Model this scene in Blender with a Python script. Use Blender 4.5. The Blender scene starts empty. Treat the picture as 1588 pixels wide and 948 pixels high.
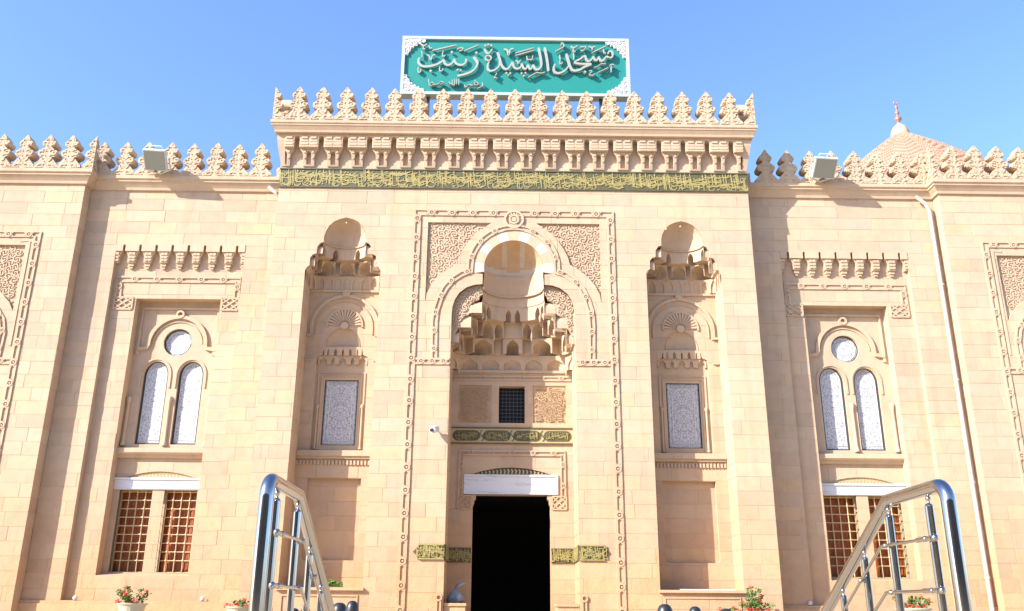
import bpy, math, random
from mathutils import Vector, Matrix
from mathutils.geometry import delaunay_2d_cdt
R = math.radians
PI = math.pi
rnd = random.Random(11)
scene = bpy.context.scene
COL = scene.collection

# ------------------------------------------------------------------ camera
# eye level is z = 0, the front of the portal block is the plane y = 0
yaw, pitch, roll = 0.0102571, 0.3258279, 0.0069753
fw = Vector((math.sin(yaw)*math.cos(pitch), math.cos(yaw)*math.cos(pitch), math.sin(pitch)))
r0 = Vector((math.cos(yaw), -math.sin(yaw), 0)); u0 = r0.cross(fw)
rt = r0*math.cos(roll) + u0*math.sin(roll); up = u0*math.cos(roll) - r0*math.sin(roll)
cam_d = bpy.data.cameras.new("camera"); cam = bpy.data.objects.new("camera", cam_d); COL.objects.link(cam)
M = Matrix.Identity(4)
for i in range(3):
    M[i][0], M[i][1], M[i][2] = rt[i], up[i], -fw[i]
CAM = Vector((-0.2967, -25.0, 0.0))
M[0][3], M[1][3], M[2][3] = CAM
cam.matrix_world = M
cam_d.sensor_width = 36.0; cam_d.lens = 36.0*1391.46/1588.0
cam_d.clip_start = 0.1; cam_d.clip_end = 2000
scene.camera = cam
scene.render.resolution_x, scene.render.resolution_y = 1024, 611

# ------------------------------------------------------------------ daylight
SUN = Vector((-1.62, -1.0, 1.15)).normalized()          # towards the sun
w = bpy.data.worlds.new("World"); scene.world = w; w.use_nodes = True
nt = w.node_tree; nt.nodes.clear()
sky = nt.nodes.new('ShaderNodeTexSky'); sky.sky_type = 'NISHITA'; sky.sun_disc = False
sky.sun_elevation = math.asin(SUN.z); sky.sun_rotation = math.atan2(SUN.x, SUN.y)
sky.altitude = 0; sky.air_density = 1.0; sky.dust_density = 1.0; sky.ozone_density = 8.5
bg = nt.nodes.new('ShaderNodeBackground'); bg.inputs[1].default_value = 0.122
wo = nt.nodes.new('ShaderNodeOutputWorld')
tn = nt.nodes.new('ShaderNodeMix'); tn.data_type = 'RGBA'; tn.blend_type = 'MULTIPLY'; tn.inputs[0].default_value = 1.0
tn.inputs[7].default_value = (1.03, .875, .82, 1)      # tint on the sky light: slightly violet, less blue fill
nt.links.new(sky.outputs[0], tn.inputs[6]); nt.links.new(tn.outputs[2], bg.inputs[0]); nt.links.new(bg.outputs[0], wo.inputs[0])
sd = bpy.data.lights.new("sun", 'SUN'); sd.energy = 2.75; sd.angle = R(0.5); sd.color = (1.0, 0.965, 0.92)
so = bpy.data.objects.new("sun", sd); COL.objects.link(so)
so.rotation_euler = SUN.to_track_quat('Z', 'Y').to_euler(); so.location = SUN*60
scene.view_settings.view_transform = 'Standard'; scene.view_settings.look = 'None'
scene.view_settings.exposure = 2.04; scene.view_settings.gamma = 1.0
scene.cycles.max_bounces = 12; scene.cycles.diffuse_bounces = 9

# ------------------------------------------------------------------ materials
class NT:
    def __init__(s, name):
        s.m = bpy.data.materials.new(name); s.m.use_nodes = True
        s.t = s.m.node_tree; s.b = s.t.nodes['Principled BSDF']
    def n(s, typ, **k):
        o = s.t.nodes.new(typ)
        for a, b in k.items():
            if a.startswith('i_'):
                key = a[2:]; key = int(key) if key.isdigit() else key
                if hasattr(b, 'is_linked') : s.t.links.new(b, o.inputs[key])
                else: o.inputs[key].default_value = b
            else: setattr(o, a, b)
        return o
    def l(s, a, b): s.t.links.new(a, b)
    def pos(s): return s.n('ShaderNodeNewGeometry').outputs['Position']
    def noise(s, vec, scale, detail=4, rough=.55):
        o = s.n('ShaderNodeTexNoise'); s.l(vec, o.inputs['Vector'])
        o.inputs['Scale'].default_value = scale; o.inputs['Detail'].default_value = detail
        o.inputs['Roughness'].default_value = rough
        return o.outputs['Fac']
    def ramp(s, fac, stops, interp='LINEAR'):
        o = s.n('ShaderNodeValToRGB'); s.l(fac, o.inputs[0]); cr = o.color_ramp; cr.interpolation = interp
        while len(cr.elements) > 1: cr.elements.remove(cr.elements[-1])
        cr.elements[0].position = stops[0][0]; cr.elements[0].color = (*stops[0][1], 1)
        for p, c in stops[1:]:
            e = cr.elements.new(p); e.color = (*c, 1)
        return o.outputs['Color']
    def mix(s, fac, a, b, mode='MIX'):
        o = s.n('ShaderNodeMix'); o.data_type = 'RGBA'; o.blend_type = mode
        for v, k in ((fac, 0), (a, 6), (b, 7)):
            if hasattr(v, 'is_linked'): s.l(v, o.inputs[k])
            else: o.inputs[k].default_value = v if k == 0 else ((*v, 1) if len(v) == 3 else v)
        return o.outputs[2]
    def math(s, op, a, b=0.0):
        o = s.n('ShaderNodeMath'); o.operation = op
        for v, k in ((a, 0), (b, 1)):
            if hasattr(v, 'is_linked'): s.l(v, o.inputs[k])
            else: o.inputs[k].default_value = v
        return o.outputs[0]
    def bump(s, h, strength, dist=0.01):
        o = s.n('ShaderNodeBump'); s.l(h, o.inputs['Height']); o.inputs['Strength'].default_value = strength
        o.inputs['Distance'].default_value = dist
        s.l(o.outputs[0], s.b.inputs['Normal'])
    def done(s, col=None, rough=.8, metal=0.0, spec=.5):
        if col is not None:
            if hasattr(col, 'is_linked'): s.l(col, s.b.inputs['Base Color'])
            else: s.b.inputs['Base Color'].default_value = (*col, 1)
        s.b.inputs['Roughness'].default_value = rough; s.b.inputs['Metallic'].default_value = metal
        s.b.inputs['Specular IOR Level'].default_value = spec
        return s.m

def stone_mat(name, base=(.462, .349, .236), tint=1.0, carve=0.0, rough_low=True):
    t = NT(name)
    oi = t.n('ShaderNodeObjectInfo').outputs['Random']
    isl = t.n('ShaderNodeNewGeometry').outputs['Random Per Island']
    r = t.math('FRACT', t.math('ADD', oi, isl))
    P = t.pos()
    b = base
    def k(*m): return tuple(1+(q-1)*tint for q in m)
    tint_c = t.ramp(r, [(0, k(1.0, .98, .95)), (.18, k(.95, .90, .905)), (.34, k(1.05, 1.05, 1.03)), (.5, k(.95, .945, .985)),
                        (.64, k(1.08, 1.01, .92)), (.8, k(1.01, .99, .99)), (.92, k(.9, .88, .88)), (1.0, k(1.03, 1.0, .9))])
    big = t.noise(P, .45, 5, .6)
    st = t.ramp(big, [(.3, (.93, .91, .90)), (.55, (1, 1, 1)), (.75, (1.04, 1.02, .98))])
    mid = t.noise(P, 3.2, 6, .65)
    st2 = t.ramp(mid, [(.25, (.9, .885, .87)), (.5, (1, 1, 1)), (.8, (1.04, 1.04, 1.03))])
    c = t.mix(1.0, b, tint_c, 'MULTIPLY')
    sm = t.n('ShaderNodeMapping'); t.l(P, sm.inputs[0]); sm.inputs['Scale'].default_value = (2.6, 2.6, .16)
    streak = t.ramp(t.noise(sm.outputs[0], 1.0, 5, .6), [(.28, (.90, .88, .86)), (.45, (1, 1, 1)), (.8, (1.02, 1.02, 1.02))])
    c = t.mix(1.0, c, streak, 'MULTIPLY')
    c = t.mix(1.0, c, st, 'MULTIPLY'); c = t.mix(1.0, c, st2, 'MULTIPLY')
    if rough_low:   # damp, flaking, orange courses low on the wall
        sep = t.n('ShaderNodeSeparateXYZ'); t.l(P, sep.inputs[0])
        h = t.n('ShaderNodeMapRange'); t.l(sep.outputs[2], h.inputs[0])
        h.inputs[1].default_value = 4.2; h.inputs[2].default_value = -.6
        nz = t.noise(P, .9, 6, .7)
        f = t.math('MULTIPLY', h.outputs[0], t.math('MULTIPLY', t.math('GREATER_THAN', 2.0, 1.0), nz))
        f = t.math('MINIMUM', t.math('MULTIPLY', f, 2.1), 1.0)
        c = t.mix(f, c, t.mix(1.0, c, (1.0, .83, .66), 'MULTIPLY'))
    fine = t.noise(P, 38, 6, .7); f_low = f if rough_low else None
    h = t.math('ADD', t.math('MULTIPLY', fine, .5), t.math('MULTIPLY', mid, .8))
    if f_low is not None: h = t.math('ADD', h, t.math('MULTIPLY', t.math('MULTIPLY', f_low, f_low), t.math('MULTIPLY', t.noise(P, 9, 6, .7), 2.2)))
    if carve:
        v = t.n('ShaderNodeTexVoronoi'); v.feature = 'SMOOTH_F1'; t.l(P, v.inputs['Vector']); v.inputs['Scale'].default_value = 13
        h = t.math('ADD', h, t.math('MULTIPLY', v.outputs['Distance'], carve))
    t.bump(h, .55, .012)
    return t.done(c, .88, 0, .25)

def plain(name, col, rough=.6, metal=0.0, var=.06, scale=6, bump=0.0, spec=.5):
    t = NT(name); P = t.pos()
    n = t.noise(P, scale, 5, .6)
    c = t.ramp(n, [(.25, tuple(x*(1-var) for x in col)), (.75, tuple(min(1, x*(1+var)) for x in col))])
    if bump: t.bump(t.noise(P, scale*6, 4), bump, .006)
    return t.done(c, rough, metal, spec)

STONE = stone_mat("limestone", tint=1.0)
CARVED = stone_mat("carved limestone", tint=.35, carve=5.0, rough_low=False)
SMOOTH = stone_mat("dressed limestone", tint=.45)
MORTAR = plain("mortar", (.45, .345, .22), .9)
WHITE = plain("white marble", (.52, .52, .505), .45, var=.04)
IVORY = stone_mat("pale ivory stone", (.48, .42, .345), .25, rough_low=False)
ROSE = stone_mat("rose limestone", (.47, .33, .20), .35, rough_low=False)
def marble():
    t = NT("veined white marble"); P = t.pos()
    mp = t.n('ShaderNodeMapping'); t.l(P, mp.inputs[0]); mp.inputs['Scale'].default_value = (.55, 1, 7)
    n = t.noise(mp.outputs[0], 2.2, 6, .6)
    c = t.ramp(n, [(.36, (.60, .605, .60)), (.57, (.59, .595, .60)), (.60, (.36, .375, .40)), (.63, (.59, .595, .60)), (.8, (.62, .62, .61))])
    return t.done(c, .35)
MARBLE = marble()
def stucco_pane(name, hole=(.11, .11, .115), base=(.47, .47, .47), scale=13.0):
    # pierced white stucco tracery, mirrored about its own middle line
    t = NT(name)
    tc = t.n('ShaderNodeTexCoord').outputs['Object']
    s = t.n('ShaderNodeSeparateXYZ'); t.l(tc, s.inputs[0])
    cb = t.n('ShaderNodeCombineXYZ'); t.l(t.math('ABSOLUTE', s.outputs[0]), cb.inputs[0]); t.l(s.outputs[2], cb.inputs[2])
    v = t.n('ShaderNodeTexVoronoi'); v.feature = 'DISTANCE_TO_EDGE'; t.l(cb.outputs[0], v.inputs['Vector']); v.inputs['Scale'].default_value = scale*.8
    v2 = t.n('ShaderNodeTexVoronoi'); v2.feature = 'F1'; t.l(cb.outputs[0], v2.inputs['Vector']); v2.inputs['Scale'].default_value = scale*1.7
    a = t.ramp(v.outputs['Distance'], [(.0, (.8, .8, .8)), (.035, (.5, .5, .5)), (.07, (0, 0, 0))])
    b = t.ramp(v2.outputs['Distance'], [(.0, (1, 1, 1)), (.2, (1, 1, 1)), (.33, (0, 0, 0))])
    f = t.mix(1.0, a, b, 'LIGHTEN')
    c = t.mix(f, base, hole)
    t.bump(f, -.5, .01)
    return t.done(c, .6)
PANE = stucco_pane("pierced white stucco")
DARK = plain("dark frame", (.045, .042, .04), .5)
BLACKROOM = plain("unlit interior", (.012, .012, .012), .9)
GOLD = plain("gilded lettering", (.31, .25, .082), .5, .1, .2, 9)
GREENBED = plain("dark green ground of the inscription", (.075, .07, .030), .6, 0, .3, 12)
OLIVE = plain("dark olive ground of the low bands", (.075, .06, .022), .6, 0, .3, 12)
OLDGOLD = plain("gilded ground", (.46, .34, .155), .5, .1, .2, 14)
BRASS = plain("pale brass grille", (.52, .40, .20), .45, .3, .08)
WOOD = NT("orange brown shutter wood")
_P = WOOD.pos(); _mp = WOOD.n('ShaderNodeMapping'); WOOD.l(_P, _mp.inputs[0]); _mp.inputs['Scale'].default_value = (6, 6, 1.2)
WOOD.bump(WOOD.noise(_mp.outputs[0], 4, 5), .6, .02)
WOOD = WOOD.done(WOOD.ramp(WOOD.noise(_mp.outputs[0], 3, 6, .65), [(.3, (.11, .024, .003)), (.7, (.44, .108, .012))]), .5)
SIGNGREEN = plain("sea green sign panel", (.010, .19, .155), .45, 0, .03, 1)
SIGNLETTER = plain("pale grey raised letter", (.30, .31, .265), .45, 0, .03, 2)
SIGNFRAME = plain("pale green white sign frame", (.36, .42, .385), .5, 0, .04, 2)
SIGNCORNER = plain("white ornament", (.52, .51, .50), .55, 0, .1, 16, .8)
FLOODBODY = plain("light grey painted housing", (.48, .52, .50), .45, 0, .04, 3)
FLOODGLASS = plain("grey floodlight glass", (.22, .24, .21), .22, 0, .04, 3)
PIPE = plain("off white drainpipe paint", (.44, .40, .335), .5, 0, .05, 3)
STEEL = NT("polished stainless steel").done((.40, .39, .375), .13, 1.0)
BLACKRUB = plain("glossy black plastic", (.018, .018, .019), .38, 0, .1, 5)
LEAF = plain("geranium leaf", (.075, .17, .03), .5, 0, .45, 30)
PETAL = plain("red petal", (.62, .03, .02), .5, 0, .25, 30)
STEM = plain("plant stem", (.10, .14, .04), .7)
POT = plain("cream glazed pot", (.38, .37, .27), .5, 0, .06, 4)
SOIL = plain("potting soil", (.05, .035, .025), .9)
def bagm():
    t = NT("pale blue grey plastic bag"); P = t.pos()
    t.bump(t.noise(P, 14, 5, .6), .9, .03)
    return t.done(t.ramp(t.noise(P, 5, 4), [(.3, (.13, .135, .15)), (.7, (.33, .34, .36))]), .6, 0, .3)
BAG = bagm()
DOMEPINK = stone_mat("rose dome stone", (.42, .232, .16), .9, rough_low=False)
DOMESHADE = stone_mat("rose dome groove shade", (.27, .135, .09), .5, rough_low=False)  # shade at the step of each chevron course, painted as darker rose
def paving():
    t = NT("pale stone paving"); P = t.pos()
    br = t.n('ShaderNodeTexBrick'); t.l(P, br.inputs['Vector']); br.inputs['Scale'].default_value = 1.0
    br.inputs['Color1'].default_value = (.55, .42, .265, 1); br.inputs['Color2'].default_value = (.51, .385, .24, 1)
    br.inputs['Mortar'].default_value = (.36, .27, .17, 1); br.inputs['Mortar Size'].default_value = .008
    br.inputs['Brick Width'].default_value = .8; br.inputs['Row Height'].default_value = .8; br.offset = 0
    n = t.noise(P, 1.2, 6, .65)
    c = t.mix(1.0, br.outputs['Color'], t.ramp(n, [(.3, (.88, .87, .86)), (.7, (1.05, 1.05, 1.05))]), 'MULTIPLY')
    t.bump(t.noise(P, 40, 4), .2, .004)
    return t.done(c, .7)
PAVE = paving()

# ------------------------------------------------------------------ mesh helpers
class MB:
    def __init__(s): s.v = []; s.f = []; s.mi = []; s.cur = 0
    def vert(s, p): s.v.append(tuple(p)); return len(s.v)-1
    def face(s, pts):
        b = len(s.v); s.v.extend(tuple(p) for p in pts); s.f.append(tuple(range(b, b+len(pts)))); s.mi.append(s.cur)
    def idx(s, f): s.f.append(tuple(f)); s.mi.append(s.cur)
    def box(s, x0, x1, y0, y1, z0, z1):
        b = len(s.v)
        s.v += [(x0,y0,z0),(x1,y0,z0),(x1,y1,z0),(x0,y1,z0),(x0,y0,z1),(x1,y0,z1),(x1,y1,z1),(x0,y1,z1)]
        for q in ((0,3,2,1),(4,5,6,7),(0,1,5,4),(1,2,6,5),(2,3,7,6),(3,0,4,7)): s.idx([b+i for i in q])
    def obox(s, c, ax, ay, az):      # oriented box: centre and three half-axis vectors
        c, ax, ay, az = map(Vector, (c, ax, ay, az)); b = len(s.v)
        for sz in (-1, 1):
            for sx, sy in ((-1,-1),(1,-1),(1,1),(-1,1)): s.v.append(tuple(c+ax*sx+ay*sy+az*sz))
        for q in ((0,3,2,1),(4,5,6,7),(0,1,5,4),(1,2,6,5),(2,3,7,6),(3,0,4,7)): s.idx([b+i for i in q])
    def grid(s, rows, close=False):  # rows of points
        b = len(s.v); n = len(rows[0])
        for r in rows: s.v.extend(tuple(p) for p in r)
        for i in range(len(rows)-1):
            for j in range(n if close else n-1):
                k = (j+1) % n
                s.idx((b+i*n+j, b+i*n+k, b+(i+1)*n+k, b+(i+1)*n+j))
    def tube(s, pts, r, n=10, cap=True):
        pts = [Vector(p) for p in pts]; rs = r if isinstance(r, (list, tuple)) else [r]*len(pts)
        rows = []; prev = None
        for i, p in enumerate(pts):
            a = pts[max(i-1, 0)]; b = pts[min(i+1, len(pts)-1)]; d = (b-a).normalized()
            if prev is None:
                ref = Vector((0,0,1)) if abs(d.z) < .9 else Vector((1,0,0)); e = d.cross(ref).normalized()
            else: e = (prev - d*prev.dot(d)).normalized()
            g = d.cross(e); prev = e
            rows.append([p + (e*math.cos(t)+g*math.sin(t))*rs[i] for t in [2*PI*k/n for k in range(n)]])
        s.grid(rows, True)
        if cap:
            s.face(rows[0][::-1]); s.face(rows[-1])
    def lathe(s, prof, c, n=24, axis='z'):
        rows = []
        for r, h in prof:
            if axis == 'z': rows.append([(c[0]+r*math.cos(2*PI*k/n), c[1]+r*math.sin(2*PI*k/n), c[2]+h) for k in range(n)])
            else: rows.append([(c[0]+r*math.cos(2*PI*k/n), c[1]+h, c[2]+r*math.sin(2*PI*k/n)) for k in range(n)])
        s.grid(rows, True)
    def ball(s, c, r, n=10, m=6): s.lathe([(max(1e-4, r*math.sin(PI*i/m)), -r*math.cos(PI*i/m)) for i in range(m+1)], c, n)
    def region(s, outer, holes, y0, y1, mapf=None, keep_back=False, sides=True):
        # flat plate: outer outline minus holes in the (x, z) plane, front at y0, edges back to y1
        T = cut(outer, holes)
        mapf = mapf or (lambda u, y, z: (u, y, z))
        cnt = {}
        for tri in T[1]:
            s.face([mapf(T[0][i][0], y0, T[0][i][1]) for i in tri])
            if keep_back: s.face([mapf(T[0][i][0], y1, T[0][i][1]) for i in tri[::-1]])
            for a, b in zip(tri, tri[1:]+tri[:1]):
                if (b, a) in cnt: del cnt[(b, a)]
                else: cnt[(a, b)] = 1
        for a, b in (cnt if sides else ()):
            p, q = T[0][a], T[0][b]
            s.face([mapf(p[0], y0, p[1]), mapf(p[0], y1, p[1]), mapf(q[0], y1, q[1]), mapf(q[0], y0, q[1])])
    def ribbon(s, pts, wd, y0, y1, mapf=None):     # raised strip along a path in the (x, z) plane
        mapf = mapf or (lambda u, y, z: (u, y, z))
        n = len(pts)
        if n < 2: return
        ws = wd if isinstance(wd, (list, tuple)) else [wd]*n
        L, Rr = [], []
        for i in range(n):
            a = pts[max(i-1, 0)]; b = pts[min(i+1, n-1)]
            dx, dz = b[0]-a[0], b[1]-a[1]; l = math.hypot(dx, dz) or 1e-6
            nx, nz = -dz/l*ws[i]/2, dx/l*ws[i]/2
            L.append((pts[i][0]+nx, pts[i][1]+nz)); Rr.append((pts[i][0]-nx, pts[i][1]-nz))
        rows = [[mapf(a[0], y1, a[1]), mapf(a[0], y0, a[1]), mapf(b[0], y0, b[1]), mapf(b[0], y1, b[1])] for a, b in zip(L, Rr)]
        s.grid(rows); s.face(rows[0]); s.face(rows[-1][::-1])
    def build(s, name, mat, parent=None, smooth=False, kind=None, label=None, origin=None):
        me = bpy.data.meshes.new(name)
        if origin is None and parent is None: origin = None
        o3 = Vector(origin) if origin else Vector((0,0,0))
        me.from_pydata([tuple(Vector(p)-o3) for p in s.v], [], s.f); me.update()
        for m in (mat if isinstance(mat, (list, tuple)) else [mat]): me.materials.append(m)
        if len(me.materials) > 1: me.polygons.foreach_set('material_index', s.mi)
        if smooth is True: me.polygons.foreach_set('use_smooth', [True]*len(me.polygons))
        o = bpy.data.objects.new(name, me); COL.objects.link(o)
        o.location = o3
        if parent is not None: attach(o, parent)
        if kind: o['kind'] = kind
        if label: o['label'] = label
        return o

def worldpos(o):
    p = Vector(o.location)
    return p
def attach(o, parent):
    o.parent = parent
    o.matrix_parent_inverse = WM[parent.name].inverted() if parent.name in WM else Matrix.Translation(-Vector(parent.location))
WM = {}
def empty(name, loc, label, cat, group=None):
    o = bpy.data.objects.new(name, None); COL.objects.link(o); o.location = loc; o.empty_display_size = .2
    o['label'] = label; o['category'] = cat
    if group: o['group'] = group
    return o
def tag(o, label, cat, group=None):
    o['label'] = label; o['category'] = cat
    if group: o['group'] = group
    return o
def shift_copy(root, delta, label):
    # a thing and copies of its parts and sub-parts, moved by delta
    r = root.copy(); COL.objects.link(r); r.location = Vector(root.location)+Vector(delta); r['label'] = label
    for ch in root.children:
        c = ch.copy(); COL.objects.link(c); c.parent = r
        for g in ch.children:
            d = g.copy(); COL.objects.link(d); d.parent = c
    return r

def pip(p, poly):
    x, z = p; c = False; j = len(poly)-1
    for i in range(len(poly)):
        xi, zi = poly[i]; xj, zj = poly[j]
        if (zi > z) != (zj > z) and x < (xj-xi)*(z-zi)/(zj-zi)+xi: c = not c
        j = i
    return c
def cut(outer, holes):
    vs = []; es = []
    for lp in [outer]+list(holes):
        b = len(vs); n = len(lp); vs += [Vector(p) for p in lp]; es += [(b+i, b+(i+1) % n) for i in range(n)]
    v, e, f, *_ = delaunay_2d_cdt(vs, es, [], 0, 1e-5)
    keep = []
    for t in f:
        t = list(t)
        c = (sum(v[i].x for i in t)/len(t), sum(v[i].y for i in t)/len(t))
        if pip(c, outer) and not any(pip(c, h) for h in holes): keep.append(t)
    return [(p.x, p.y) for p in v], keep
def arc(cx, cz, r, a0, a1, n, rz=None):
    rz = rz or r
    return [(cx+r*math.cos(R(a0+(a1-a0)*i/n)), cz+rz*math.sin(R(a0+(a1-a0)*i/n))) for i in range(n+1)]
def mirror(pts): return [(-x, z) for x, z in reversed(pts)]
def rect(x0, x1, z0, z1): return [(x0, z0), (x1, z0), (x1, z1), (x0, z1)]
def smoothpath(pts, k=6):
    if len(pts) < 3:
        (x0, z0), (x1, z1) = pts[0], pts[-1]
        return [(x0+(x1-x0)*i/4, z0+(z1-z0)*i/4) for i in range(5)]
    P = [pts[0]]+list(pts)+[pts[-1]]; out = []
    for i in range(1, len(P)-2):
        p0, p1, p2, p3 = P[i-1], P[i], P[i+1], P[i+2]
        for j in range(k):
            t = j/k
            out.append(tuple(.5*((2*p1[a])+(-p0[a]+p2[a])*t+(2*p0[a]-5*p1[a]+4*p2[a]-p3[a])*t*t+(-p0[a]+3*p1[a]-3*p2[a]+p3[a])*t**3) for a in (0, 1)))
    out.append(tuple(pts[-1])); return out
def plan_sweep(mb, path, prof, closed_ends=True):
    # moulding: path in plan (x, y), profile (outward offset, z); outward is to the right of travel
    n = len(path); rows = []
    for i in range(n):
        def nrm(a, b):
            dx, dy = b[0]-a[0], b[1]-a[1]; l = math.hypot(dx, dy); return Vector((dy/l, -dx/l))
        if i == 0: m = nrm(path[0], path[1])
        elif i == n-1: m = nrm(path[-2], path[-1])
        else:
            a, b = nrm(path[i-1], path[i]), nrm(path[i], path[i+1]); m = (a+b); m = m/(m.dot(a))
        rows.append([(path[i][0]+m.x*o, path[i][1]+m.y*o, z) for o, z in prof])
    mb.grid(rows)
    if closed_ends: mb.face(rows[0]); mb.face(rows[-1][::-1])
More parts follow.
